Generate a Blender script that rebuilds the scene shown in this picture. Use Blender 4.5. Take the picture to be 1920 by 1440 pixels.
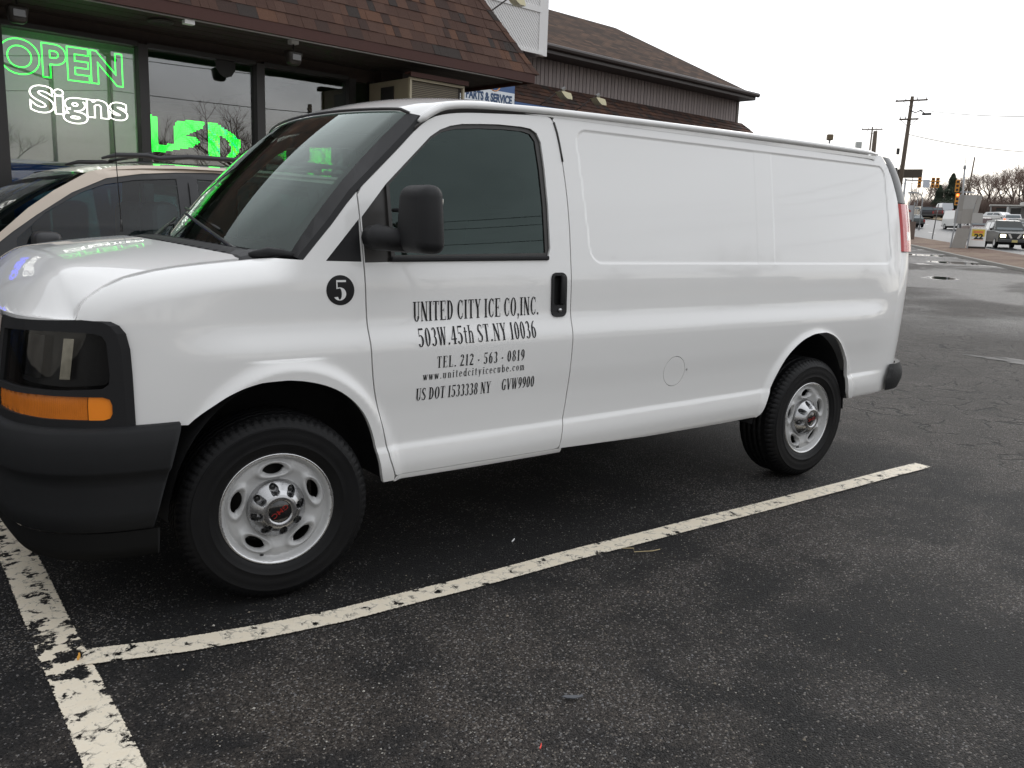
import bpy, bmesh, math, random
import numpy as np
from mathutils import Vector, Matrix
from mathutils.geometry import delaunay_2d_cdt
R = math.radians
random.seed(7); rng = np.random.default_rng(7)
for _o in list(bpy.data.objects): bpy.data.objects.remove(_o)
scene = bpy.context.scene
COL = scene.collection

# ------------------------------------------------------------------ camera
cam_d = bpy.data.cameras.new('camera'); cam = bpy.data.objects.new('camera', cam_d); COL.objects.link(cam)
CAM = Vector((-1.196, -3.0879, 1.5097)); _yaw, _pit, _rol = .6384, .1844, .0357
_F = Vector((math.sin(_yaw)*math.cos(_pit), math.cos(_yaw)*math.cos(_pit), -math.sin(_pit)))
_R = Vector((math.cos(_yaw), -math.sin(_yaw), 0)); _U = _R.cross(_F)
_R2 = math.cos(_rol)*_R + math.sin(_rol)*_U; _U2 = -math.sin(_rol)*_R + math.cos(_rol)*_U
cam.matrix_world = Matrix(((_R2.x, _U2.x, -_F.x, CAM.x), (_R2.y, _U2.y, -_F.y, CAM.y), (_R2.z, _U2.z, -_F.z, CAM.z), (0, 0, 0, 1)))
cam_d.sensor_width = 36; cam_d.lens = 36*1614.24/1920
cam_d.clip_start = .05; cam_d.clip_end = 2000
scene.camera = cam
scene.view_settings.view_transform = 'Standard'; scene.view_settings.look = 'None'
scene.view_settings.exposure = 0.0; scene.view_settings.gamma = 1
scene.view_settings.use_curve_mapping = False

# ------------------------------------------------------------------ overcast sky, brighter towards the hidden sun
SUN_AZ, SUN_EL = R(22), R(24)        # azimuth measured from +x towards +y
world = bpy.data.worlds.new('World'); scene.world = world; world.use_nodes = True
nt = world.node_tree; nt.nodes.clear()
def N(tree, t, **kw):
    n = tree.nodes.new(t)
    for k, v in kw.items():
        if k.startswith('i_'): n.inputs[k[2:].replace('_', ' ')].default_value = v
        else: setattr(n, k, v)
    return n
wo = N(nt, 'ShaderNodeOutputWorld'); mixs = N(nt, 'ShaderNodeMixShader'); mixs.inputs[0].default_value = .93
nish = N(nt, 'ShaderNodeTexSky', sky_type='NISHITA', sun_disc=False, sun_elevation=SUN_EL, sun_rotation=math.pi/2-SUN_AZ)
b1 = N(nt, 'ShaderNodeBackground'); b1.inputs[1].default_value = .1
b2 = N(nt, 'ShaderNodeBackground'); b2.inputs[1].default_value = 1.0
nt.links.new(nish.outputs[0], b1.inputs[0])
tc = N(nt, 'ShaderNodeTexCoord'); sep = N(nt, 'ShaderNodeSeparateXYZ'); nt.links.new(tc.outputs['Generated'], sep.inputs[0])
def mth(tree, op, a, b=None, c=None, clamp=False):
    n = tree.nodes.new('ShaderNodeMath'); n.operation = op; n.use_clamp = clamp
    for i, v in enumerate((a, b, c)):
        if v is None: continue
        if isinstance(v, (int, float)): n.inputs[i].default_value = v
        else: tree.links.new(v, n.inputs[i])
    return n.outputs[0]
zc = mth(nt, 'ADD', mth(nt, 'ABSOLUTE', sep.outputs[2]), .14)
cx = mth(nt, 'DIVIDE', sep.outputs[0], zc); cy = mth(nt, 'DIVIDE', sep.outputs[1], zc)
comb = N(nt, 'ShaderNodeCombineXYZ'); nt.links.new(cx, comb.inputs[0]); nt.links.new(cy, comb.inputs[1])
nz = N(nt, 'ShaderNodeTexNoise'); nz.inputs['Scale'].default_value = .8; nz.inputs['Detail'].default_value = 7; nz.inputs['Roughness'].default_value = .58; nz.inputs['Distortion'].default_value = .5
nt.links.new(comb.outputs[0], nz.inputs['Vector'])
cl = N(nt, 'ShaderNodeMapRange'); cl.inputs[1].default_value = .33; cl.inputs[2].default_value = .70; cl.inputs[3].default_value = .68; cl.inputs[4].default_value = 1.12
nt.links.new(nz.outputs['Fac'], cl.inputs[0])
dot = N(nt, 'ShaderNodeVectorMath', operation='DOT_PRODUCT'); nt.links.new(tc.outputs['Generated'], dot.inputs[0])
dot.inputs[1].default_value = (math.cos(SUN_AZ)*math.cos(SUN_EL), math.sin(SUN_AZ)*math.cos(SUN_EL), math.sin(SUN_EL))
g = N(nt, 'ShaderNodeMapRange', interpolation_type='SMOOTHSTEP'); g.inputs[1].default_value = -.9; g.inputs[2].default_value = 1.; g.inputs[3].default_value = .88; g.inputs[4].default_value = 1.85
nt.links.new(dot.outputs['Value'], g.inputs[0])
hz = N(nt, 'ShaderNodeMapRange', interpolation_type='SMOOTHSTEP'); hz.inputs[1].default_value = 0; hz.inputs[2].default_value = .16; hz.inputs[3].default_value = 1; hz.inputs[4].default_value = 0
nt.links.new(mth(nt, 'ABSOLUTE', sep.outputs[2]), hz.inputs[0])
colr = N(nt, 'ShaderNodeMix', data_type='RGBA'); colr.inputs[6].default_value = (.945, .965, 1, 1); colr.inputs[7].default_value = (1.06, 1.0, .90, 1)
nt.links.new(hz.outputs[0], colr.inputs[0])
vm = N(nt, 'ShaderNodeVectorMath', operation='SCALE'); nt.links.new(colr.outputs[2], vm.inputs[0]); nt.links.new(mth(nt, 'MULTIPLY', cl.outputs[0], g.outputs[0]), vm.inputs['Scale'])
nt.links.new(vm.outputs[0], b2.inputs[0])
nt.links.new(b1.outputs[0], mixs.inputs[1]); nt.links.new(b2.outputs[0], mixs.inputs[2]); nt.links.new(mixs.outputs[0], wo.inputs[0])
sd = bpy.data.lights.new('sun', 'SUN'); sd.energy = .5; sd.angle = R(25); sd.color = (1, .96, .9)
sun = bpy.data.objects.new('sun', sd); COL.objects.link(sun)
sun.rotation_euler = Vector((math.cos(SUN_AZ)*math.cos(SUN_EL), math.sin(SUN_AZ)*math.cos(SUN_EL), math.sin(SUN_EL))).to_track_quat('Z', 'Y').to_euler()

# ------------------------------------------------------------------ helpers
def tag(o, label=None, cat=None, group=None, kind=None):
    if label: o['label'] = label
    if cat: o['category'] = cat
    if group: o['group'] = group
    if kind: o['kind'] = kind
    return o
def empty(name, loc=(0, 0, 0), rz=0, label=None, cat=None, group=None):
    o = bpy.data.objects.new(name, None); COL.objects.link(o); o.location = loc; o.rotation_euler = (0, 0, rz); o.empty_display_size = .2
    return tag(o, label, cat, group)
def link(name, me, mat=None, parent=None):
    if mat is not None and not me.materials: me.materials.append(mat)
    o = bpy.data.objects.new(name, me); COL.objects.link(o)
    if parent is not None: o.parent = parent
    return o
def mesh_obj(name, V, F, mat, parent=None, smooth=False):
    me = bpy.data.meshes.new(name); me.from_pydata([tuple(map(float, v)) for v in V], [], [tuple(int(i) for i in f) for f in F])
    if smooth: me.polygons.foreach_set('use_smooth', [True]*len(me.polygons))
    me.update(); return link(name, me, mat, parent)
def fix_normals(me):
    b = bmesh.new(); b.from_mesh(me); bmesh.ops.recalc_face_normals(b, faces=b.faces); b.to_mesh(me); b.free()
class MB:
    """collects shapes that belong to one mesh"""
    def __init__(s): s.V = []; s.F = []; s.M = []; s.m = 0
    def add(s, V, F):
        n = len(s.V); s.V += [tuple(map(float, v)) for v in V]; s.F += [tuple(i+n for i in f) for f in F]; s.M += [s.m]*len(F)
    def box(s, c, d, rz=0, tilt=None):
        x, y, z = (v/2 for v in d); P = []
        for k in range(8):
            p = Vector((x if k & 1 else -x, y if k & 2 else -y, z if k & 4 else -z))
            if tilt is not None: p = tilt @ p
            if rz: p = Matrix.Rotation(rz, 3, 'Z') @ p
            P.append(p+Vector(c))
        s.add(P, [(0, 2, 3, 1), (4, 5, 7, 6), (0, 1, 5, 4), (2, 6, 7, 3), (0, 4, 6, 2), (1, 3, 7, 5)])
    def rbox(s, c, d, r=.01, seg=2, rz=0, tilt=None):
        b = bmesh.new(); bmesh.ops.create_cube(b, size=1)
        for v in b.verts: v.co = Vector((v.co.x*d[0], v.co.y*d[1], v.co.z*d[2]))
        bmesh.ops.bevel(b, geom=b.edges[:], offset=min(r, min(d)*.49), segments=seg, profile=.5, affect='EDGES')
        M = Matrix.Rotation(rz, 3, 'Z')
        if tilt is not None: M = M @ tilt
        b.verts.ensure_lookup_table(); b.verts.index_update()
        s.add([M @ v.co+Vector(c) for v in b.verts], [[v.index for v in f.verts] for f in b.faces]); b.free()
    def tube(s, pts, r, n=8, cap=True, r2=None):
        pts = [Vector(p) for p in pts]; L = len(pts); base = len(s.V); V = []; F = []
        up = Vector((0, 0, 1))
        for i, p in enumerate(pts):
            t = (pts[min(i+1, L-1)]-pts[max(i-1, 0)]).normalized()
            a = t.cross(up)
            if a.length < .02: a = t.cross(Vector((1, 0, 0)))
            a.normalize(); b = a.cross(t)
            rr = (r if r2 is None else r+(r2-r)*i/max(L-1, 1)) if not isinstance(r, (list, tuple)) else r[i]
            for k in range(n):
                q = 2*math.pi*k/n; V.append(p+a*rr*math.cos(q)+b*rr*math.sin(q))
        for i in range(L-1):
            for k in range(n):
                F.append((i*n+k, i*n+(k+1) % n, (i+1)*n+(k+1) % n, (i+1)*n+k))
        if cap and n > 2: F.append(tuple(range(n))[::-1]); F.append(tuple((L-1)*n+k for k in range(n)))
        s.add(V, F)
    def quad(s, a, b, c, d): s.add([a, b, c, d], [(0, 1, 2, 3)])
    def prism(s, poly, lift0, lift1):
        n = len(poly); V = [lift0(p) for p in poly]+[lift1(p) for p in poly]
        F = [tuple(range(n))[::-1], tuple(range(n, 2*n))]+[(i, (i+1) % n, n+(i+1) % n, n+i) for i in range(n)]
        s.add(V, F)
    def build(s, name, mat=None, parent=None, smooth=False, mats=None, fix=True):
        me = bpy.data.meshes.new(name); me.from_pydata(s.V, [], s.F)
        if mats:
            for m in mats: me.materials.append(m)
            me.polygons.foreach_set('material_index', s.M)
        if fix: fix_normals(me)
        if smooth: me.polygons.foreach_set('use_smooth', [True]*len(me.polygons))
        me.update(); return link(name, me, mat if not mats else None, parent)
def lathe(profile, n=64, axis_y=True, center=(0, 0, 0), a0=0, jag=None):
    """profile of (r, w): revolve round the y axis, w measured along +y"""
    V = []; F = []; m = len(profile)
    for k in range(n):
        a = a0+2*math.pi*k/n; c, s_ = math.cos(a), math.sin(a)
        for j, (r, w) in enumerate(profile):
            if jag: r = r+jag(k, j)
            V.append((center[0]+r*c, center[1]+w, center[2]+r*s_))
    for k in range(n):
        k2 = (k+1) % n
        for j in range(m-1): F.append((k*m+j, k*m+j+1, k2*m+j+1, k2*m+j))
    return V, F
def inpoly(px, py, poly):
    poly = np.asarray(poly, float); ins = np.zeros(len(px), bool); j = len(poly)-1
    for i in range(len(poly)):
        xi, yi = poly[i]; xj, yj = poly[j]
        if yi != yj:
            c = ((yi > py) != (yj > py)) & (px < (xj-xi)*(py-yi)/(yj-yi)+xi); ins ^= c
        j = i
    return ins
def segdist(px, py, poly):
    poly = np.asarray(poly, float); d = np.full(len(px), 1e9)
    for i in range(len(poly)):
        a = poly[i-1]; b = poly[i]; ab = b-a; L = max((ab**2).sum(), 1e-12)
        t = np.clip(((px-a[0])*ab[0]+(py-a[1])*ab[1])/L, 0, 1)
        d = np.minimum(d, np.hypot(px-a[0]-t*ab[0], py-a[1]-t*ab[1]))
    return d
def resample(poly, h):
    out = []
    for i in range(len(poly)):
        a = np.array(poly[i], float); b = np.array(poly[(i+1) % len(poly)], float); n = max(1, int(np.ceil(np.hypot(*(b-a))/h)))
        for k in range(n): out.append(tuple(a+(b-a)*k/n))
    return out
def sheet(name, outline, lift, mat, parent=None, holes=(), du=.03, dv=.012, flange=None, out=(0, -1, 0), smooth=True, eps=None):
    """curved sheet: 2-D outline with holes, filled with a grid, lifted to 3-D; normals come from the surface itself"""
    h = min(du, dv); loops = [resample(outline, max(h, .006))]+[resample(hh, max(h, .006)) for hh in holes]
    us = [p[0] for p in outline]; vs = [p[1] for p in outline]
    gu, gv = np.meshgrid(np.arange(min(us)+du*.37, max(us), du), np.arange(min(vs)+dv*.37, max(vs), dv)); gu = gu.ravel(); gv = gv.ravel()
    ok = inpoly(gu, gv, outline)
    for hh in holes: ok &= ~inpoly(gu, gv, hh)
    gu, gv = gu[ok], gv[ok]
    for lp in loops:
        if len(gu): k = segdist(gu, gv, lp) > h*.45; gu, gv = gu[k], gv[k]
    verts = []; edges = []
    for lp in loops:
        n0 = len(verts); verts += [Vector(p) for p in lp]; edges += [(n0+i, n0+(i+1) % len(lp)) for i in range(len(lp))]
    verts += [Vector((float(a), float(b))) for a, b in zip(gu, gv)]
    vo, eo, fo, *_ = delaunay_2d_cdt(verts, edges, [], 0, 1e-6)
    P = np.array([tuple(v) for v in vo]); Fc = np.array(fo, int); c = P[Fc].mean(1)
    ok = inpoly(c[:, 0], c[:, 1], loops[0])
    for lp in loops[1:]: ok &= ~inpoly(c[:, 0], c[:, 1], lp)
    Fc = Fc[ok]; used = np.unique(Fc); mp = -np.ones(len(P), int); mp[used] = np.arange(len(used)); P = P[used]; Fc = mp[Fc]
    L = lift(P[:, 0], P[:, 1]); e = 1e-3
    nr = np.cross(lift(P[:, 0]+e, P[:, 1])-lift(P[:, 0]-e, P[:, 1]), lift(P[:, 0], P[:, 1]+e)-lift(P[:, 0], P[:, 1]-e))
    nr /= np.maximum(np.linalg.norm(nr, axis=1, keepdims=True), 1e-12)
    sgn = 1 if (nr @ np.array(out, float)).sum() > 0 else -1; nr = nr*sgn
    fn = np.cross(L[Fc[:, 1]]-L[Fc[:, 0]], L[Fc[:, 2]]-L[Fc[:, 0]]); flip = (fn*nr[Fc[:, 0]]).sum(1) < 0
    Fc[flip] = Fc[flip][:, ::-1]
    V = [tuple(p) for p in L]; F = [tuple(f) for f in Fc]; NN = [tuple(x) for x in nr]
    if flange is not None:
        cnt = {}
        for f in F:
            for a, b in ((f[0], f[1]), (f[1], f[2]), (f[2], f[0])):
                cnt[(min(a, b), max(a, b))] = (a, b) if (min(a, b), max(a, b)) not in cnt else None
        fl = np.array(flange, float)
        for k, ab in cnt.items():
            if ab is None: continue
            a, b = ab; n0 = len(V); pa, pb = np.array(V[a]), np.array(V[b]); V += [tuple(pa), tuple(pb), tuple(pb+fl), tuple(pa+fl)]
            nn = np.cross(pb-pa, fl); nn = nn/max(np.linalg.norm(nn), 1e-9); nn = -nn if False else nn
            F.append((n0+1, n0, n0+3, n0+2)); NN += [tuple(-nn)]*4
    me = bpy.data.meshes.new(name); me.from_pydata(V, [], [tuple(int(i) for i in f) for f in F])
    if smooth:
        me.polygons.foreach_set('use_smooth', [True]*len(me.polygons))
        me.normals_split_custom_set_from_vertices(NN)
    me.update(); return link(name, me, mat, parent)
def text_mesh(name, body, size, M, mat, parent=None, extrude=.002, offset=0, outline=None, shear=0, width=None, height=None, align='CENTER', spacing=1):
    cu = bpy.data.curves.new(name, 'FONT'); cu.body = body; cu.size = size; cu.align_x = align; cu.offset = offset; cu.shear = shear; cu.space_character = spacing
    if outline: cu.fill_mode = 'NONE'; cu.bevel_depth = outline; cu.bevel_resolution = 1; cu.resolution_u = 6
    else: cu.extrude = extrude; cu.resolution_u = 4
    o = bpy.data.objects.new('tmp', cu); COL.objects.link(o); bpy.context.view_layer.update()
    me = bpy.data.meshes.new_from_object(o.evaluated_get(bpy.context.evaluated_depsgraph_get())); bpy.data.objects.remove(o)
    n = len(me.vertices); co = np.zeros(n*3); me.vertices.foreach_get('co', co); co = co.reshape(-1, 3)
    lo, hi = co.min(0), co.max(0)
    if width: co[:, 0] = (co[:, 0]-(lo[0]+hi[0])/2)*width/(hi[0]-lo[0])
    if height: co[:, 1] = (co[:, 1]-(lo[1]+hi[1])/2)*height/(hi[1]-lo[1])
    co = np.c_[co, np.ones(n)] @ np.array(M).T; me.vertices.foreach_set('co', co[:, :3].ravel()); me.name = name
    me.materials.clear(); return link(name, me, mat, parent)
def frame(origin, xa, ya):
    """matrix with local x along xa and local y along ya"""
    xa = Vector(xa).normalized(); ya = Vector(ya).normalized(); za = xa.cross(ya).normalized()
    return Matrix(((xa.x, ya.x, za.x, origin[0]), (xa.y, ya.y, za.y, origin[1]), (xa.z, ya.z, za.z, origin[2]), (0, 0, 0, 1)))
def copy_tree(o, parent=None):
    c = o.copy(); COL.objects.link(c)
    if parent is not None: c.parent = parent
    for ch in list(o.children): copy_tree(ch, c)
    return c

# ------------------------------------------------------------------ materials
MATS = {}
def mat(name, col=(.5, .5, .5), rough=.5, metal=0., coat=0., coat_rough=.03, spec=.5, emit=None, es=0, var=0., vscale=20., rvar=0., bump=0., bscale=60.):
    if name in MATS: return MATS[name]
    m = bpy.data.materials.new(name); m.use_nodes = True; t = m.node_tree; p = t.nodes['Principled BSDF']
    p.inputs['Base Color'].default_value = (*col, 1); p.inputs['Roughness'].default_value = rough; p.inputs['Metallic'].default_value = metal
    p.inputs['Coat Weight'].default_value = coat; p.inputs['Coat Roughness'].default_value = coat_rough; p.inputs['Specular IOR Level'].default_value = spec
    if emit: p.inputs['Emission Color'].default_value = (*emit, 1); p.inputs['Emission Strength'].default_value = es
    if var or rvar or bump:
        tcn = t.nodes.new('ShaderNodeTexCoord'); nn = t.nodes.new('ShaderNodeTexNoise'); nn.inputs['Scale'].default_value = vscale; nn.inputs['Detail'].default_value = 6
        t.links.new(tcn.outputs['Object'], nn.inputs['Vector'])
        if var:
            mx = t.nodes.new('ShaderNodeMix'); mx.data_type = 'RGBA'
            mx.inputs[6].default_value = (*[c*(1-var) for c in col], 1); mx.inputs[7].default_value = (*[min(c*(1+var), 1) for c in col], 1)
            t.links.new(nn.outputs['Fac'], mx.inputs[0]); t.links.new(mx.outputs[2], p.inputs['Base Color'])
        if rvar:
            t.links.new(mth(t, 'ADD', mth(t, 'MULTIPLY', nn.outputs['Fac'], 2*rvar), rough-rvar, clamp=True), p.inputs['Roughness'])
        if bump:
            n2 = t.nodes.new('ShaderNodeTexNoise'); n2.inputs['Scale'].default_value = bscale; n2.inputs['Detail'].default_value = 4; t.links.new(tcn.outputs['Object'], n2.inputs['Vector'])
            bp = t.nodes.new('ShaderNodeBump'); bp.inputs['Strength'].default_value = bump; bp.inputs['Distance'].default_value = .004
            t.links.new(n2.outputs['Fac'], bp.inputs['Height']); t.links.new(bp.outputs[0], p.inputs['Normal'])
    MATS[name] = m; return m
def glass(name, tint=(.3, .38, .36), refl=1., base=0.0, ior=1.5, rough=.0, gcol=(1, 1, 1)):
    if name in MATS: return MATS[name]
    m = bpy.data.materials.new(name); m.use_nodes = True; t = m.node_tree; t.nodes.clear()
    o = t.nodes.new('ShaderNodeOutputMaterial'); tr = t.nodes.new('ShaderNodeBsdfTransparent'); tr.inputs[0].default_value = (*tint, 1)
    gl = t.nodes.new('ShaderNodeBsdfGlossy'); gl.inputs['Roughness'].default_value = rough; gl.inputs[0].default_value = (*gcol, 1)
    fr = t.nodes.new('ShaderNodeFresnel'); fr.inputs[0].default_value = ior
    fac = mth(t, 'ADD', mth(t, 'MULTIPLY', fr.outputs[0], refl), base, clamp=True)
    mx = t.nodes.new('ShaderNodeMixShader'); t.links.new(fac, mx.inputs[0]); t.links.new(tr.outputs[0], mx.inputs[1]); t.links.new(gl.outputs[0], mx.inputs[2]); t.links.new(mx.outputs[0], o.inputs[0])
    MATS[name] = m; return m
def emitm(name, col, s):
    return mat(name, (0, 0, 0), .5, emit=col, es=s)

PAINT = mat('white_paint', (.79, .785, .77), .42, coat=1, coat_rough=.03, bump=.08, bscale=2.2)
BLACKP = mat('black_plastic', (.013, .013, .014), .5, spec=.28, bump=.25, bscale=900)
BUMPERM = mat('bumper_plastic', (.0125, .013, .014), .55, spec=.25, bump=.4, bscale=900, rvar=.08)
SEAL = mat('window_seal', (.03, .028, .026), .4)
GAP = mat('gap_black', (.006, .006, .006), .8)
GLASSV = glass('tinted_glass', (.16, .25, .23), 1.1, gcol=(.80, 1, .95))
WSGLASS = glass('windshield_glass', (.62, .76, .70), 1.35, gcol=(.9, 1, .96))
RUBBER = mat('tyre_rubber', (.0065, .0065, .007), .50, spec=.22, var=.3, vscale=9, rvar=.12, bump=.25, bscale=260)
STEEL = mat('silver_wheel_paint', (.47, .47, .465), .45, metal=.15, rvar=.06, vscale=12)
CHROME = mat('brushed_metal', (.46, .46, .465), .27, metal=1, rvar=.08, vscale=30)
DARKNUT = mat('lug_nut_black', (.012, .012, .012), .35)
# ---------------- van body surface (metres; x rearwards from front axle, y away from the camera side, z up)
def pchip(xs, ys):
    xs=np.asarray(xs,float); ys=np.asarray(ys,float); h=np.diff(xs); d=np.diff(ys)/h
    m=np.zeros_like(ys); m[0]=d[0]; m[-1]=d[-1]
    for i in range(1,len(xs)-1):
        if d[i-1]*d[i]>0:
            w1=2*h[i]+h[i-1]; w2=h[i]+2*h[i-1]; m[i]=(w1+w2)/(w1/d[i-1]+w2/d[i])
    def f(x):
        x=np.clip(np.asarray(x,float),xs[0],xs[-1]); i=np.clip(np.searchsorted(xs,x,side='right')-1,0,len(xs)-2)
        t=(x-xs[i])/h[i]; t2=t*t; t3=t2*t
        return (2*t3-3*t2+1)*ys[i]+(t3-2*t2+t)*h[i]*m[i]+(-2*t3+3*t2)*ys[i+1]+(t3-t2)*h[i]*m[i+1]
    return f
def sstep(a,b,x):
    t=np.clip((np.asarray(x,float)-a)/(b-a),0,1); return t*t*(3-2*t)
W2=1.006
# profile with and without the shelf line
prof_a=pchip([.28,.36,.40,.44,.50,.555,.585,.70,.85,.975,1.0,1.085,1.11,1.25,1.36,1.6,1.8,2.0,2.1],
             [.16,.070,.036,.014,.004,.010,.020,.016,.004,.000,.002,.026,.030,.036,.050,.085,.118,.152,.17])
prof_b=pchip([.28,.36,.40,.44,.50,.60,.85,1.11,1.25,1.36,1.6,1.8,2.0,2.1],
             [.16,.070,.036,.014,.006,.010,.008,.016,.030,.048,.085,.118,.152,.17])
rock=pchip([-.6,.5,1.43,2.9,3.8,4.5],[0,0,.010,.030,.050,.06])   # body rake towards the rear (lower line)
seam_x=[-.90,-.72,-.67,-.655,-.625,-.58,-.50,-.32,-.04,.20,.40]
seam_z=pchip(seam_x,[1.10,1.12,1.14,1.18,1.215,1.245,1.28,1.315,1.345,1.37,1.39])
seam_y=pchip(seam_x,[.16,.09,.08,.095,.11,.125,.145,.18,.20,.20,.20])
plan_r=pchip([3.4,3.9,4.15,4.35,4.5,4.6,4.68],[0,.004,.012,.030,.062,.11,.19])
plan_f=pchip([-.70,-.62,-.54,-.40,-.25,0],[.075,.042,.026,.012,.004,0])
ARCHF=[(-.350,.752),(-.338,.775),(-.290,.818),(-.230,.852),(-.160,.875),(-.08,.887),(0,.888),(.09,.882),(.17,.865),(.24,.835),(.30,.790),(.345,.735),(.385,.66),(.420,.56),(.437,.47),(.452,.405)]
def arch_d(x,z,cx,cz,rx,rz):
    return np.sqrt(((x-cx)/rx)**2+((z-cz)/rz)**2)
def panel_mask(x,z,x0,x1,z0,z1,r,soft):
    cx=(x0+x1)/2; cz=(z0+z1)/2; qx=np.abs(x-cx)-(x1-x0)/2+r; qz=np.abs(z-cz)-(z1-z0)/2+r
    d=np.hypot(np.maximum(qx,0),np.maximum(qz,0))+np.minimum(np.maximum(qx,qz),0)-r
    return 1-sstep(-soft,soft,d)
def side_y(x,z):
    x=np.asarray(x,float); z=np.asarray(z,float)
    w=sstep(-.45,-.05,x)*(1-sstep(3.95,4.28,x))
    zz=z-rock(x)*(1-sstep(.60,1.0,z))
    y=prof_a(zz)*w+prof_b(zz)*(1-w)
    y=y+plan_r(x)+plan_f(x)
    # wheel arch lips
    for cx,cz,rx,rz in ((.045,.36,.46,.575),(3.385,.36,.465,.545)):
        d=arch_d(x,z,cx,cz,rx,rz)
        b=.024*np.exp(-((d-.985)/.055)**2*.9)*(d>.6)
        b=np.where(d<.985,.024,b)
        b=b*(z<.97)*sstep(.36,.42,z)
        y=y-b*(1-.0*z)
    # pressed window blanks in the cargo side
    m=panel_mask(x+.10*(z-1.7),z,1.545,4.20,1.335,1.955,.07,.0065)
    sp=panel_mask(x,z,2.83,2.99,1.0,2.5,.004,.005)
    y=y+.0050*m*(1-.22*sp)*(x>1.45)
    # fender shoulder
    zs=seam_z(x); ys=seam_y(x); t=np.clip((z-(zs-.10))/.10,0,1)
    fr=1-sstep(-.02,.13,x)
    y=y+(x<.35)*fr*np.maximum(ys-y,0)*(1-np.sqrt(np.maximum(1-t*t,0)))
    return y
def roof_z(x,y):
    t=(np.asarray(y,float)-W2)/(W2-.135); a=np.abs(t)
    z=2.100-.073*a**2-.014*sstep(.92,1.0,a)
    x=np.asarray(x,float)
    z=z-.36*np.maximum(1.1-x,0)**2 -.045*sstep(.84,1.,a)*sstep(.78,.62,x) -.6*np.maximum(x-3.95,0)**2
    return z
hood_c=pchip([-.93,-.85,-.78,-.67,-.5,-.3,0,.2],[1.265,1.285,1.305,1.338,1.37,1.395,1.42,1.43])
front_x=pchip([.08,.095,.13,.19,.26,.37,.5,.75,1.006],[-.668,-.678,-.720,-.765,-.800,-.828,-.842,-.860,-.868])
hood_edge_y=pchip([-.868,-.860,-.842,-.828,-.800,-.765,-.720,-.678,-.668,-.655,-.625,-.58,-.50,-.32,-.04,.20,.40],[1.0,.75,.5,.37,.26,.19,.13,.095,.082,.095,.11,.125,.145,.18,.20,.20,.20])
def hood_z(x,y):
    x=np.asarray(x,float); t=np.abs(np.asarray(y,float)-W2); yy=W2-t
    sz=np.where(x<-.668,1.14,seam_z(x))
    df=np.clip((x-front_x(np.clip(yy,.08,1.006)))/.23,0,1); in_=np.maximum(yy-hood_edge_y(x),0)
    f=(1-(1-df)**2.4)**.80; g=1-(1-np.clip(in_/.26,0,1))**2.3
    c=1-(1-np.clip(in_/.80,0,1))**2; t0=hood_t(x)
    return 1.14+(sz-1.14)*(1-g)+(t0-1.14)*f*g+(hood_c(x)-t0)*c*f
hood_t=pchip([-.93,-.8,-.67,-.5,-.3,-.04,.2],[1.235,1.25,1.272,1.295,1.318,1.345,1.37])
nose_y=pchip([0,.02,.06,.12,.25,.5,1.006],[-.50,-.545,-.665,-.765,-.845,-.885,-.915])

NP=np.array([(-.33,.010),(-.45,.014),(-.535,.024),(-.60,.038),(-.665,.062),(-.72,.095),(-.765,.13),(-.81,.19),(-.845,.26),(-.872,.37),(-.887,.5),(-.905,.75),(-.913,1.006)])
NA=np.concatenate([[0],np.cumsum(np.hypot(*np.diff(NP,axis=0).T))]); NA=NA-NA[2]   # a=0 where the lamp bezel starts
_nx=pchip(NA,NP[:,0]); _ny=pchip(NA,NP[:,1]); AEND=NA[-1]
def nose(a,z,off=0.):
    a=np.asarray(a,float); z=np.asarray(z,float); b=np.where(a>AEND,2*AEND-a,a); e=.004
    x=_nx(b); y=_ny(b); tx=_nx(b+e)-_nx(b-e); ty=_ny(b+e)-_ny(b-e); L=np.maximum(np.hypot(tx,ty),1e-9)
    # outward normal = to the left of travel
    ox,oy=-ty/L,tx/L
    ox=np.where(ox>0,-ox,ox); oy=np.where(oy>0,-oy,oy)
    x=x+ox*off; y=y+oy*off
    x=x+.15*np.maximum(z-.85,0)*sstep(0,.2,b)
    y=np.where(a>AEND,2*W2-y,y)
    return np.stack([x,y,z],-1)

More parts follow.
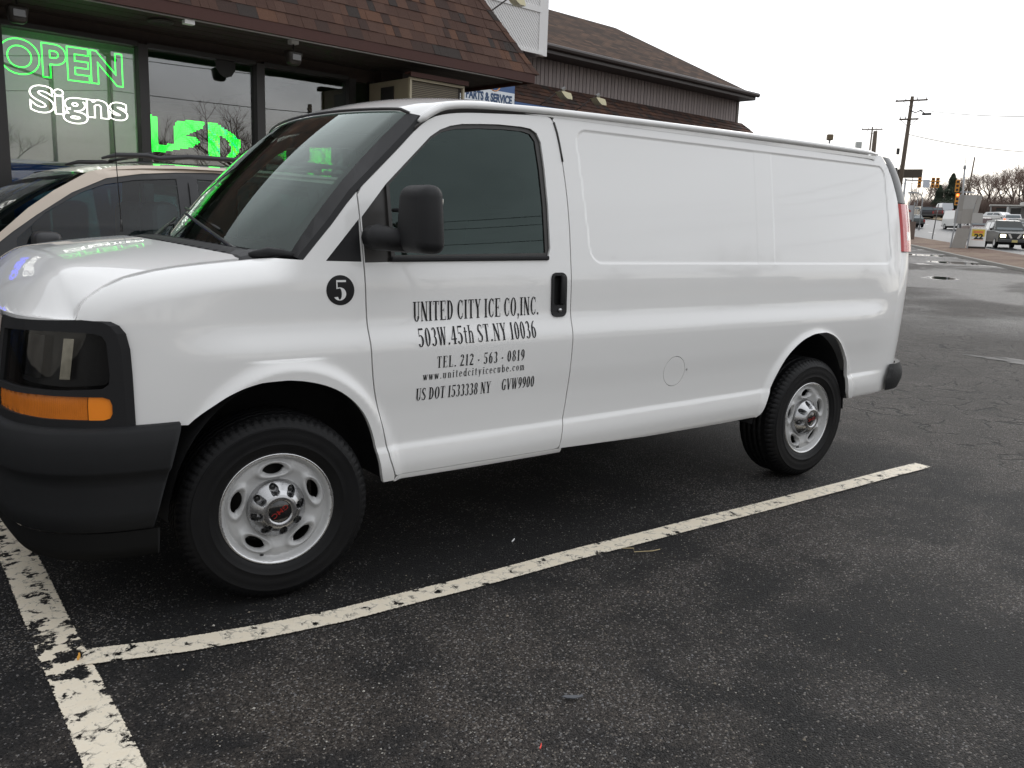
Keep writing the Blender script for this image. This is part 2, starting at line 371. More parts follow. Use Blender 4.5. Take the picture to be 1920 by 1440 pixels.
# ------------------------------------------------------------------ condensed roman letters drawn as polygons
def serif_text(s, bold=.115, thin=.045, gap=.06):
    """returns (polygons, total width) for cap height 1"""
    polys = []; x0 = 0.
    T, t, sh, ss = bold, thin, .04, .055
    def rect(a, b, c, d): polys.append([(x0+a, b), (x0+c, b), (x0+c, d), (x0+a, d)])
    def stem(x, y0, y1, w=T, bot=True, top=True):
        rect(x-w/2, y0, x+w/2, y1)
        if bot: rect(x-w/2-ss, y0, x+w/2+ss, y0+sh)
        if top: rect(x-w/2-ss, y1-sh, x+w/2+ss, y1)
    def diag(xa, ya, xb, yb, w): polys.append([(x0+xa-w/2, ya), (x0+xa+w/2, ya), (x0+xb+w/2, yb), (x0+xb-w/2, yb)])
    def arc(cx, cy, rx, ry, a0, a1, th=T, tn=t, n=18):
        for k in range(n):
            q0 = R(a0+(a1-a0)*k/n); q1 = R(a0+(a1-a0)*(k+1)/n); P = []
            for q, side in ((q0, 0), (q1, 0), (q1, 1), (q0, 1)):
                P.append((x0+cx+(rx-side*th)*math.cos(q), cy+(ry-side*tn)*math.sin(q)))
            polys.append(P)
    for ch in s:
        w = .3
        if ch == ' ': w = .16
        elif ch == 'U': w = .46; stem(.12, .25, 1, bot=False); stem(.38, .25, 1, t, bot=False); arc(.237, .27, .175, .28, 180, 360, T*.9)
        elif ch == 'N': w = .50; stem(.09, 0, 1, t); stem(.41, 0, 1, t); diag(.40, 0, .10, 1, T*1.05)
        elif ch == 'I': w = .24; stem(.12, 0, 1)
        elif ch == 'T': w = .44; stem(.22, 0, 1, top=False); rect(.02, .955, .42, 1); rect(.02, .80, .045, 1); rect(.395, .80, .42, 1)
        elif ch == 'E': w = .44; stem(.12, 0, 1); rect(.12, .955, .40, 1); rect(.12, 0, .42, .045); rect(.12, .49, .31, .53); rect(.375, .80, .40, 1); rect(.395, 0, .42, .2); rect(.29, .41, .31, .61)
        elif ch == 'D': w = .48; stem(.12, 0, 1); arc(.17, .5, .27, .5, -90, 90)
        elif ch == 'C': w = .46; arc(.25, .5, .22, .51, 48, 312); rect(.40, .70, .425, .98); rect(.38, .10, .41, .30)
        elif ch == 'G': w = .48; arc(.25, .5, .22, .51, 48, 312); rect(.40, .70, .425, .98); stem(.37, .05, .45, T*.8, bot=False)
        elif ch == 'Y': w = .46; stem(.24, 0, .5, top=False); diag(.24, .45, .09, 1, T); diag(.24, .45, .39, 1, t); rect(0, .96, .19, 1); rect(.31, .96, .46, 1)
        elif ch == 'O': w = .48; arc(.24, .5, .22, .51, 0, 360, n=28)
        elif ch == 'S': w = .40; arc(.20, .745, .165, .265, 40, 215, T*.9); arc(.20, .255, .175, .265, -140, 35, T*.9); diag(.285, .36, .115, .66, T*1.15); rect(.325, .76, .35, .98); rect(.03, .02, .055, .25)
        elif ch == 'L': w = .42; stem(.12, 0, 1); rect(.12, 0, .40, .045); rect(.375, 0, .40, .22)
        elif ch == 'V': w = .48; diag(.24, 0, .08, 1, T); diag(.24, 0, .40, 1, t); rect(0, .96, .18, 1); rect(.31, .96, .48, 1)
        elif ch in 'Ww':
            h = 1 if ch == 'W' else .68; w = .62 if ch == 'W' else .50; k = w/.62
            diag(.18*k, 0, .07*k, h, T*.9); diag(.20*k, 0, .31*k, h, t); diag(.42*k, 0, .31*k, h, T*.9); diag(.44*k, 0, .56*k, h, t)
            rect(0, h-sh, .16*k, h); rect(.24*k, h-sh, .38*k, h); rect(.49*k, h-sh, .62*k, h)
        elif ch == 'M': w = .6; stem(.08, 0, 1, t); stem(.5, 0, 1, T); diag(.29, .1, .1, 1, T); diag(.29, .1, .48, 1, t)
        elif ch == '0': w = .40; arc(.20, .5, .18, .51, 0, 360, n=28)
        elif ch == '1': w = .30; stem(.16, 0, 1, top=False); diag(.12, .86, .15, 1, .08)
        elif ch == '2': w = .40; arc(.20, .74, .17, .27, -15, 165, T); diag(.07, .05, .30, .62, T*.8); rect(.03, 0, .38, .12)
        elif ch == '3': w = .38; arc(.18, .755, .155, .255, -90, 150, T*.95); arc(.17, .26, .185, .28, -150, 90, T*.95)
        elif ch == '4': w = .42; stem(.28, 0, 1, T, top=False); diag(.04, .28, .27, 1, t); rect(.02, .26, .41, .32)
        elif ch == '5': w = .40; rect(.07, .90, .37, 1); rect(.07, .56, .105, 1); arc(.17, .31, .20, .33, -150, 115, T*1.05)
        elif ch == '6': w = .40; arc(.20, .32, .175, .34, 0, 360, T, n=22); arc(.33, .45, .305, .56, 95, 182, T)
        elif ch == '8': w = .40; arc(.20, .755, .15, .255, 0, 360, T*.8); arc(.20, .265, .175, .28, 0, 360, T*.9)
        elif ch == '9': w = .40; arc(.20, .68, .175, .34, 0, 360, T, n=22); arc(.07, .55, .305, .56, -85, 2, T)
        elif ch == '.': w = .18; rect(.04, 0, .15, .12)
        elif ch == ',': w = .18; rect(.04, 0, .15, .12); diag(.05, -.16, .12, 0, .05)
        elif ch == '-': w = .26; rect(.06, .32, .20, .44)
        elif ch == 't': w = .28; rect(.09, .08, .18, .9); rect(.02, .63, .26, .68); arc(.21, .12, .12, .13, 180, 300, .08)
        elif ch in 'hnu':
            w = .42
            if ch == 'u': stem(.10, .18, .68, .095, bot=False); stem(.31, 0, .68, .095, bot=False); arc(.20, .18, .147, .19, 180, 350, .09)
            else: stem(.10, 0, 1 if ch == 'h' else .68, .095); stem(.31, 0, .45, .095, top=False); arc(.21, .45, .147, .24, 0, 150, .09)
        elif ch == 'i': w = .22; stem(.11, 0, .68, .095); rect(.06, .83, .16, .95)
        elif ch == 'e': w = .36; arc(.18, .34, .16, .35, 20, 320, .09); rect(.06, .34, .33, .38); rect(.26, .34, .34, .46)
        elif ch == 'c': w = .34; arc(.18, .34, .16, .35, 50, 310, .09); rect(.24, .5, .32, .6)
        elif ch == 'o': w = .36; arc(.18, .34, .16, .35, 0, 360, .09)
        elif ch in 'db':
            w = .40; xx = .31 if ch == 'd' else .10; stem(xx, 0, 1, .095, bot=ch == 'd'); arc(.19 if ch == 'd' else .22, .34, .16, .35, 0, 360, .09)
        elif ch == 'y': w = .40; diag(.20, 0, .09, .68, .10); diag(.12, -.28, .33, .68, t); rect(.01, .64, .17, .68); rect(.25, .64, .39, .68)
        elif ch == 'm': w = .58; stem(.09, 0, .68, .09); stem(.28, 0, .48, .09, top=False); stem(.47, 0, .48, .09, top=False); arc(.19, .45, .135, .24, 0, 150, .085); arc(.38, .45, .135, .24, 0, 150, .085)
        x0 += w+gap
    return polys, x0-gap

# ------------------------------------------------------------------ the white cargo van
VAN = empty('cargo_van', (0, 0, 0), 0, 'white windowless cargo van with black ice company lettering on its door', 'van')
def L_side(off=0., far=False):
    def f(u, v):
        y = side_y(u, v)+off
        return np.stack([u, (2*W2-y) if far else y, v], -1)
    return f
_FX = [(.405, .505), (.443, .496), (.487, .482), (.52, .470), (.588, .455), (.693, .4325), (.787, .411), (.866, .397), (1.0, .386), (1.12, .380), (1.31, .375), (1.40, .3725), (1.527, .368), (1.62, .362)]
seam_f = pchip([p[0] for p in _FX], [p[1] for p in _FX])          # front door seam: x from z
_RX = [(.40, 1.398), (.46, 1.402), (.50, 1.406), (.56, 1.415), (.65, 1.430), (.78, 1.440), (.945, 1.445), (1.08, 1.4475), (1.3, 1.45), (1.48, 1.4505), (1.60, 1.447), (1.73, 1.4365), (1.85, 1.421), (1.93, 1.405), (2.02, 1.372)]
seam_r = pchip([p[0] for p in _RX], [p[1] for p in _RX])
_TX = [(.362, 1.612), (.4556, 1.697), (.5756, 1.806), (.660, 1.885), (.700, 1.916), (.745, 1.940), (.811, 1.958), (.886, 1.970), (1.08, 1.986), (1.35, 2.002), (1.42, 2.004)]
door_top = pchip([p[0] for p in _TX], [p[1] for p in _TX])
gut = pchip([.60, .66, .72, .80, .9, 1.1, 1.42, 2.4, 3.4, 4.0, 4.16], [1.855, 1.905, 1.947, 1.983, 1.999, 2.012, 2.022, 2.032, 2.036, 2.032, 2.024])
G2 = .003
zz = lambda a, b, n: [a+(b-a)*i/(n-1) for i in range(n)]
FL = (0, .022, 0)
# door
door_o = [(float(seam_f(z))+G2, z) for z in zz(1.60, .458, 34)]+[(.51, .449), (1.36, .449), (1.392, .453), (1.402, .465)]
door_o += [(float(seam_r(z))-G2, z) for z in zz(.48, 1.975, 40)]+[(1.372, 1.992), (1.35, 1.999)]+[(x, float(door_top(x))-G2) for x in zz(1.3, .385, 26)]
door_h = [(0.3765, 1.5135), (0.4963, 1.6503), (0.6304, 1.7734), (0.7187, 1.8547), (0.769, 1.8866), (0.8193, 1.9068), (0.8819, 1.9208), (0.98, 1.930), (1.0759, 1.9369), (1.1974, 1.9387), (1.2525, 1.9347), (1.2863, 1.9177), (1.3078, 1.878), (1.3203, 1.7587), (1.3284, 1.5941), (1.3289, 1.4003), (1.3187, 1.3700), (1.2817, 1.3500), (0.9031, 1.3433), (0.4995, 1.3380), (0.3800, 1.335)]
hole_h = [(1.334+.079*(.5+.5*c_), 1.094+.190*(.5+.5*s_)) for c_, s_ in ((1, 1), (0, 1), (-1, 1), (-1, -1), (0, -1), (1, -1))]
door = sheet('front_door', door_o, L_side(), PAINT, VAN, [door_h, hole_h], flange=FL, du=.03, dv=.010)
glass_o = [(0.5065, 1.6400), (0.629, 1.7561), (0.7268, 1.8454), (0.7803, 1.8776), (0.8553, 1.898), (0.98, 1.911), (1.1077, 1.9188), (1.2096, 1.9194), (1.2541, 1.9115), (1.2797, 1.8811), (1.2950, 1.7571), (1.3047, 1.5932), (1.3062, 1.3803), (0.5437, 1.3653), (0.5127, 1.3651)]
sheet('window_seal', [(a, b) for a, b in door_h], L_side(.010), SEAL, door, [glass_o], flange=(0, .01, 0))
sheet('window_glass', glass_o, L_side(.016), GLASSV, door)
mb = MB(); mb.prism([(0.4932, 1.6480), (0.508, 1.6410), (0.5140, 1.362), (0.4980, 1.361)], lambda p: (p[0], float(side_y(*p))-.004, p[1]), lambda p: (p[0], float(side_y(*p))+.02, p[1])); mb.build('window_divider', SEAL, door)
mb = MB(); mb.rbox((.905, float(side_y(.9, 1.352))-.001, 1.3535), (.82, .02, .021), .006, tilt=Matrix.Rotation(R(-.7), 3, 'Y')); mb.build('belt_molding', BLACKP, door)
# handle: recess plate, pull and key lock
hx, hz0, hz1 = (1.3275, 1.4185), 1.087, 1.292
def rrect(x0, x1, z0, z1, r, n=6):
    o = []
    for cx_, cz_, a in ((x1-r, z1-r, 0), (x0+r, z1-r, 90), (x0+r, z0+r, 180), (x1-r, z0+r, 270)):
        o += [(cx_+r*math.cos(R(a+90*k/n)), cz_+r*math.sin(R(a+90*k/n))) for k in range(n+1)]
    return o
hd = sheet('door_handle', rrect(*hx, hz0, hz1, .03), L_side(-.007), BLACKP, door, [rrect(1.341, 1.405, 1.142, 1.278, .012)], flange=(0, .02, 0))
sheet('handle_recess', rrect(1.338, 1.408, 1.138, 1.282, .01), L_side(.016), GAP, door)
mb = MB(); mb.rbox((1.392, float(side_y(1.39, 1.21))-.010, 1.212), (.030, .016, .135), .006); mb.build('pull', BLACKP, door, smooth=True)
mb = MB(); mb.add(*lathe([(.0, -.004), (.0085, -.004), (.0095, 0), (.0095, .01)], 20, center=(1.375, float(side_y(1.375, 1.118))-.010, 1.118))); mb.build('key_lock', CHROME, door, smooth=True)
# lettering on the door
def decal(name, s, x0, z0, x1, z1, h, parent, m, off=-.0015, gap=.05, bold=.122):
    """every character is its own small flat part following the panel"""
    _, wt = serif_text(s, gap=gap, bold=bold); sx = (x1-x0)/wt; cur = 0.
    for ch in s:
        P, w = serif_text(ch, gap=gap, bold=bold); mb = MB()
        for i, p in enumerate(P):
            q = []; n = len(p)
            for k in range(n):
                a, b = p[k], p[(k+1) % n]; m_ = 4 if abs(a[1]-b[1]) > .3 else 1
                for j in range(m_): q.append((cur+a[0]+(b[0]-a[0])*j/m_, a[1]+(b[1]-a[1])*j/m_))
            X = [x0+a*sx for a, b in q]; Z = [z0+(z1-z0)*(a/wt)+b*h for a, b in q]; Y = side_y(np.array(X), np.array(Z))+off-.00004*(i % 7)
            if len(q) == 10:      # long stroke: rungs between its two long rails
                L_ = [k for k in range(10)]; longs = [k for k in range(n) if abs(p[k][1]-p[(k+1) % n][1]) > .3]
                st = 0 if longs and longs[0] == 0 else 1; r1 = [(st+k) % 10 for k in range(5)]; r2 = [(st+9-k) % 10 for k in range(5)]
                mb.add(list(zip(X, Y, Z)), [(r1[k], r1[k+1], r2[k+1], r2[k]) for k in range(4)])
            else: mb.add(list(zip(X, Y, Z)), [tuple(range(len(q)))])
        if P: mb.build('letter', m, parent, fix=False)
        cur += w+gap
INK = mat('vinyl_black', (.008, .008, .009), .35, spec=.25)
decal('lettering', 'UNITED CITY ICE CO,INC.', .5925, 1.093, 1.2551, 1.1019, .082, door, INK)
decal('lettering', '503W.45th ST.NY 10036', .6054, .9894, 1.2285, .9990, .0755, door, INK)
decal('lettering', 'TEL. 212 - 563 - 0819', .6955, .894, 1.1618, .898, .050, door, INK, gap=.10)
decal('lettering', 'www.unitedcityicecube.com', .6296, .8455, 1.1645, .8523, .034, door, INK, gap=.13, bold=.115)
decal('lettering', 'US DOT 1533338 NY', .5994, .759, .983, .7605, .053, door, INK)
decal('lettering', 'GVW9900', 1.0427, .766, 1.2289, .768, .052, door, INK)
# fender
smooth_open = lambda P, n=70: (lambda S, A: [(float(pchip(A, [p[0] for p in P])(s)), float(pchip(A, [p[1] for p in P])(s))) for s in np.linspace(0, A[-1], n)])(None, np.concatenate([[0], np.cumsum(np.hypot(*np.diff(np.array(P), axis=0).T))]))
arch_f = [(-0.3341, 0.757), (-0.3091, 0.7788), (-0.2489, 0.8215), (-0.1868, 0.8590), (-0.1225, 0.8837), (-0.0559, 0.8962), (0.02, 0.8975), (0.0724, 0.8923), (0.13, .8805), (0.1842, 0.8635), (0.2453, 0.8338), (0.3096, 0.7826), (0.358, 0.7213), (0.393, 0.6404), (0.4143, 0.5525), (0.4248, 0.5032), (0.4306, 0.469), (0.4423, 0.4302)]
arch_f = smooth_open(arch_f)
strip_f = [(.3629, 1.6097), (.3157, 1.5604), (.2495, 1.4824), (.1860, 1.4144), (.1219, 1.3446)]
fend = [(.012-.54+.006, .766), (-.3341, .757)]+arch_f[1:]+[(.488, .4315)]+[(float(seam_f(z))-G2, z) for z in zz(.452, 1.60, 36)]+strip_f
fend += [(.04, float(seam_z(.04))-.006)]+[(x, float(seam_z(x))-.0045) for x in (-.04, -.12, -.2, -.32, -.4, -.5, -.58, -.625, -.648, -.661, -.667)]
fend += [(-.655, 1.141), (-.62, 1.138), (-.590, 1.128), (-.565, 1.105), (-.548, 1.06), (-.540, .98), (-.536, .88)]
tri_h = [(0.3735, 1.5030), (0.2105, 1.3425), (0.3760, 1.3385)]
fender = sheet('front_fender', fend, L_side(), PAINT, VAN, [[(.3640, 1.5060), (.2130, 1.3415), (.3665, 1.3385)]], flange=FL, du=.02, dv=.008)
sheet('corner_trim', [(.3655, 1.5090), (.2090, 1.3395), (.3680, 1.3365)], L_side(.006), BLACKP, fender)
c5 = (.268, 1.2285)
sheet('number_badge', [(c5[0]+.0595*math.cos(k*math.pi/18), c5[1]+.0588*math.sin(k*math.pi/18)) for k in range(36)], L_side(-.0012), INK, fender, dv=.02)
decal('lettering', '5', .2405, 1.190, .2955, 1.190, .078, fender, mat('vinyl_white', (.75, .75, .74), .4), off=-.0026, bold=.13)
# rear quarter / cargo side
arch_r = [(2.9025, 0.4427), (2.9168, 0.4647), (2.9397, 0.5363), (2.9839, 0.6277), (3.0362, 0.7126), (3.1028, 0.7964), (3.1996, 0.8674), (3.28, .901), (3.37, 0.919), (3.4597, 0.9211), (3.54, .906), (3.6149, 0.873), (3.6789, 0.8184), (3.7224, 0.7468), (3.7514, 0.6309), (3.7656, 0.5261), (3.7992, 0.4769)]
arch_r = smooth_open(arch_r)
xe = pchip([.47, .63, .89, 1.10, 1.42, 1.72, 1.80, 1.888, 1.986, 2.026], [4.25, 4.25, 4.28, 4.315, 4.385, 4.357, 4.325, 4.276, 4.1955, 4.144])
side_o = [(float(seam_r(z))+G2, z) for z in zz(1.985, .449, 44)]+[(2.0, .4335), (2.595, .4366)]+arch_r+[(4.063, .4723), (4.25, .483)]
side_o += [(float(xe(z)), z) for z in zz(.52, 2.01, 30)]+[(4.14, 2.026)]+[(x, float(gut(x))-.012) for x in zz(4.0, 1.40, 22)]
fuel_c = (2.168, .7715); fuel = [(fuel_c[0]+.081*math.cos(k*math.pi/16), fuel_c[1]+.081*math.sin(k*math.pi/16)) for k in range(32)]
sidep = sheet('cargo_side_panel', side_o, L_side(), PAINT, VAN, [fuel], flange=FL, du=.011, dv=.0065)
sheet('fuel_door', [(fuel_c[0]+.0785*math.cos(k*math.pi/16), fuel_c[1]+.0785*math.sin(k*math.pi/16)) for k in range(32)], L_side(), PAINT, sidep, flange=(0, .01, 0))
mb = MB(); mb.add(*lathe([(0, -.002), (.006, -.002), (.007, .004)], 14, center=(2.263, float(side_y(2.263, .775)), .775))); mb.build('hinge_cap', mat('grey_plastic', (.35, .35, .34), .5), sidep, smooth=True)
# sill under the door
sheet('rocker_sill', [(.505, .4465), (.49, .430), (.494, .425), (.95, .4215), (1.42, .4235), (1.42, .4465)], L_side(.002), PAINT, VAN, flange=FL)
# dark shell behind the seams
sheet('body_shell', [(-.50, .80), (-.36, .76)]+arch_f[1:-1]+[(.46, .44), (2.9, .45)]+arch_r[1:-1]+[(4.2, .50), (4.22, 1.0), (4.28, 1.6), (4.1, 2.0), (.75, 1.955), (.42, 1.64), (.16, 1.35), (-.5, 1.22)], L_side(.026), GAP, VAN,
      [[(.40, 1.36), (.40, 1.51), (.50, 1.645), (.73, 1.87), (.86, 1.915), (1.25, 1.935), (1.29, 1.90), (1.315, 1.6), (1.32, 1.36)]], du=.05, dv=.02)
# drip rail
mb = MB(); pts = []
for x in list(np.linspace(.665, 1.0, 14))+list(np.linspace(1.05, 4.09, 40)):
    pts.append((x, float(side_y(x, float(gut(x))))-.006, float(gut(x))+.001))
mb.tube(pts, [.008]+[.0155]*(len(pts)-3)+[.011, .006], 10); mb.build('drip_rail', PAINT, VAN, smooth=True)
V = []; Fq = []
for k, x in enumerate(np.linspace(.645, 1.398, 40)):
    za, zb_ = float(door_top(x)), float(gut(x)); V += [(x, float(side_y(x, za))+.004, za-.002), (x, float(side_y(x, za))-.003, za+.003), (x, float(side_y(x, zb_))-.003, zb_-.003)]
for k in range(39): Fq += [(k*3, k*3+1, k*3+4, k*3+3), (k*3+1, k*3+2, k*3+5, k*3+4)]
mb = MB(); mb.add(V, Fq); mb.build('door_seal', SEAL, VAN, smooth=True)
mb = MB(); mb.tube([(1.398, .0, 0)]*0+[(float(seam_r(z))+.001, float(side_y(float(seam_r(z)), z))-.001, z) for z in (1.975, 1.93, 1.88, 1.83, 1.80)], .0055, 6); mb.build('rubber_bumper', SEAL, VAN, smooth=True)
# roof
hdr_x = lambda y: .555+.115*((y-W2)/.83)**2
hdr = [(hdr_x(y), y) for y in zz(.152, 2*W2-.152, 30)]
roof_o = hdr+[(x, 2*W2-.150) for x in zz(.8, 4.05, 12)]+[(4.28, 1.7), (4.33, 1.4), (4.34, W2), (4.33, .6), (4.28, .31)]+[(x, .150) for x in zz(4.05, .8, 12)]
def L_roof(u, v): return np.stack([u, v, roof_z(u, v)], -1)
sheet('roof', roof_o, L_roof, PAINT, VAN, du=.04, dv=.03, out=(0, 0, 1), flange=(0, 0, -.02))
# hood
hood_rx = lambda y: -.285+.25*((y-W2)/.81)**2
ho = []
for x in zz(-.664, -.05, 26): ho.append((x, float(seam_y(x))+.003))
ho += [(hood_rx(y), y) for y in zz(.21, 2*W2-.21, 24)]
for x in zz(-.05, -.664, 26): ho.append((x, 2*W2-float(seam_y(x))-.003))
ho += [(float(front_x(min(y, 2*W2-y))), y) for y in (2*W2-.12, 2*W2-.17, 2*W2-.24, 2*W2-.33, 2*W2-.45, 1.4, 1.2, W2, .8, .62, .52, .45, .38, .32, .26, .22, .19, .16, .13, .11, .095)]
def L_hood(u, v): return np.stack([u, v, hood_z(u, v)], -1)
hood_m = mat('white_paint_wet', (.80, .80, .79), .42, coat=1, coat_rough=.03, rvar=.05)
sheet('hood', ho, L_hood, PAINT, VAN, du=.014, dv=.016, out=(0, 0, 1), flange=(.004, 0, -.03))
# cowl and windshield
def ws_base(y): q = (y-W2)/.87; return -.085+.235*q*q, 1.395-.045*q*q
def ws_top(y): x = hdr_x(y)+.004; return x, float(roof_z(x, np.array(y)))-.012
def L_ws(s, t):
    s = np.asarray(s, float); t = np.asarray(t, float)
    yb = .155+s*(2*W2-.31); yt = .19+s*(2*W2-.38); y = yb+(yt-yb)*t
    qb = (yb-W2)/.87; xb = -.085+.235*qb*qb; zb = 1.395-.045*qb*qb
    xt = hdr_x(yt)+.004; zt = roof_z(xt, yt)-.012
    bul = .028*4*t*(1-t)
    return np.stack([xb+(xt-xb)*t-bul*.7, y, zb+(zt-zb)*t+bul*.7], -1)
wsg = sheet('windshield', [(0, 0), (.25, 0), (.5, 0), (.75, 0), (1, 0), (1, 1), (.5, 1), (0, 1)], L_ws, WSGLASS, VAN, du=.03, dv=.04, out=(-1, 0, 1))
wi = [(.045, .20), (.05, .14), (.075, .085), (.12, .055), (.5, .04), (.88, .055), (.925, .085), (.95, .14), (.955, .20), (.965, .88), (.94, .955), (.06, .955), (.035, .88)]
sheet('window_frit', [(-.004, -.01), (.25, -.01), (.5, -.01), (.75, -.01), (1.004, -.01), (1.004, 1.0), (.5, 1.0), (-.004, 1.0)], lambda s, t: L_ws(s, t)+np.array([.003, 0, -.003]), mat('black_frit', (.012, .012, .012), .25), wsg, [wi], du=.03, dv=.04, out=(-1, 0, 1))
mb = MB(); mb.tube([L_ws(np.array(s), np.array(1.005))+np.array([-.004, 0, .004]) for s in np.linspace(0.01, .99, 30)], .0075, 6); mb.build('windshield_seal', SEAL, wsg, smooth=True)
def L_cowl(y, t):
    q = (y-W2)/.87; xb = -.085+.235*q*q+.01; zb = 1.395-.045*q*q-.012
    xh = -.285+.25*((y-W2)/.81)**2-.03; zh = hood_z(xh, y)-.03
    return np.stack([xh+(xb-xh)*t, y, zh+(zb-zh)*t+.028*np.sin(np.pi*np.clip(t, 0, 1))], -1)
sheet('cowl', [(.13, 0), (2*W2-.13, 0), (2*W2-.13, 1), (W2, 1), (.13, 1)], L_cowl, BLACKP, VAN, du=.04, dv=.1, out=(0, 0, 1))
mb = MB()     # black wing at the near end of the cowl and louvres
mb.tube([(-.035, .20, 1.352), (.03, .17, 1.366), (.08, .15, 1.362), (.135, .115, 1.352)], [.012, .022, .02, .008], 8)
for i in range(34):
    y = .30+i*.042; q = (y-W2)/.87; p0 = L_cowl(np.array(y), np.array(.25)); p1 = L_cowl(np.array(y), np.array(.75)); mb.tube([p0+[0, 0, .002], p1+[0, 0, .002]], .004, 4)
mb.build('cowl_trim', BLACKP, VAN, smooth=True)
# a-pillar trim between glass and door frame
def apil(k, side=0):
    Z = [1.344, 1.4144, 1.4824, 1.5604, 1.6117, 1.697, 1.806, 1.885, 1.93]; X = [.1219, .1860, .2495, .3157, .360, .4536, .5736, .6580, .70]
    return X[k], Z[k]
V = []; Fq = []
for k in range(9):
    x, z = apil(k); y = float(side_y(x, min(z, 1.98))); t = (z-1.344)/(1.93-1.344); g_ = L_ws(np.array(.018), np.array(min(t*1.0, 1)))
    V += [(x-.001, y+.003, z), (x-.022, y+.012, z+.008), (g_[0]-.004, g_[1]-.002, g_[2]+.004), (g_[0]+.03, g_[1]+.03, g_[2]-.02), (x+.02, y+.04, z-.01)]
for k in range(8):
    for j in range(5): Fq.append((k*5+j, k*5+(j+1) % 5, (k+1)*5+(j+1) % 5, (k+1)*5+j))
mb = MB(); mb.add(V, Fq); mb.build('pillar_trim', BLACKP, VAN)
mb = MB(); mb.add([(a, 2*W2-b, c) for a, b, c in V], Fq); mb.build('pillar_trim', BLACKP, VAN)
# wipers
for (y0, y1, dx) in ((.62, 1.12, 0), (1.30, 1.78, 0)):
    mb = MB(); q0 = L_ws(np.array((y0-.25-.155)/(2*W2-.31)), np.array(-.045)); mid = L_ws(np.array((y1-.25)/1.70), np.array(.13)); A = L_ws(np.array((y0-.155)/1.70), np.array(.07)); B = L_ws(np.array((y1+.05)/1.70), np.array(.20))
    n_ = np.array([-.72, 0, .69])
    mb.tube([q0+n_*.03, q0+n_*.045+np.array([-.0, .08, 0]), mid+n_*.03], [.012, .010, .006], 8)
    mb.tube([A+n_*.012, (A+B)/2+n_*.018, B+n_*.012], .006, 6); mb.build('wiper', mat('wiper_black', (.015, .015, .015), .4), VAN, smooth=True)
# head lamp assembly on both corners
def L_nose(off=0., far=False):
    def f(a, z):
        p = nose(a, z, off)
        if far: p = p.copy(); p[..., 1] = 2*W2-p[..., 1]
        return p
    return f
bez = [(.003, .766), (.006, .95), (.010, 1.04), (.022, 1.095), (.045, 1.122), (.080, 1.136), (.2, 1.140), (.338, 1.133), (.47, 1.128), (.60, 1.128), (.60, .775), (.3, .77), (.1, .766)]
lens = [(.56, 1.085), (.40, 1.095), (.246, 1.100), (.115, 1.096), (.078, 1.088), (.060, 1.065), (.050, .95), (.055, .922), (.075, .908), (.23, .900), (.56, .900)]
oran = [(.56, .878), (.284, .884), (.142, .881), (.075, .879), (.052, .870), (.045, .850), (.045, .820), (.054, .803), (.075, .797), (.196, .801), (.50, .808), (.56, .810)]
ORANGE = mat('amber_lens', (.62, .17, .012), .22, coat=1, coat_rough=.05, var=.25, vscale=14)
ORANGE2 = mat('amber_reflector', (.95, .27, .015), .3, coat=1, coat_rough=.04)
LAMPD = mat('dark_lamp_housing', (.03, .03, .03), .3)
def headlamp(far):
    lf = lambda off: L_nose(off, far); fl = (.02, .02 if not far else -.02, 0)
    h = sheet('headlight', bez, lf(.003), BLACKP, VAN, [lens, oran], du=.012, dv=.02, flange=(.03, 0, 0), out=(-1, -1 if not far else 1, 0))
    sheet('lamp_housing', lens, lf(-.07), LAMPD, h, du=.02, dv=.03, out=(-1, 0, 0))
    sheet('lens', lens, lf(-.010), glass('clear_lens', (.6, .6, .6), .55), h, du=.015, dv=.03, out=(-1, 0, 0))
    st = [(.208, .93), (.25, .93), (.25, 1.07), (.208, 1.07)]
    sheet('reflector', st, lf(-.045), mat('dull_chrome', (.65, .62, .52), .25, metal=1, var=.4, vscale=60), h, du=.01, dv=.02, out=(-1, 0, 0))
    st2 = [(.35, .925), (.53, .925), (.53, 1.075), (.35, 1.075)]
    sheet('reflector', st2, lf(-.05), mat('dark_chrome', (.09, .09, .09), .25, metal=1), h, du=.02, dv=.02, out=(-1, 0, 0))
    o1 = [p for p in oran if p[0] >= .125]+[]
    left = [(.56, .878), (.284, .884), (.142, .881), (.124, .8805), (.124, .7985), (.196, .801), (.50, .808), (.56, .810)]
    right = [(.121, .8803), (.075, .879), (.052, .870), (.045, .850), (.045, .820), (.054, .803), (.075, .797), (.121, .7983)]
    def ribs(a, z):
        p = lf(-.006)(a, z); p = p.copy(); p[..., 0] += .0007*np.sin(a*900)*(a > .13); return p
    tl = sheet('turn_signal', left, ribs, ORANGE, h, du=.0024, dv=.02, out=(-1, 0, 0))
    sheet('side_reflector', right, lf(-.003), ORANGE2, h, du=.01, dv=.02, out=(-1, -1 if not far else 1, 0))
    sheet('signal_housing', oran, lf(-.03), LAMPD, h, du=.02, dv=.03, out=(-1, 0, 0))
headlamp(False); headlamp(True)
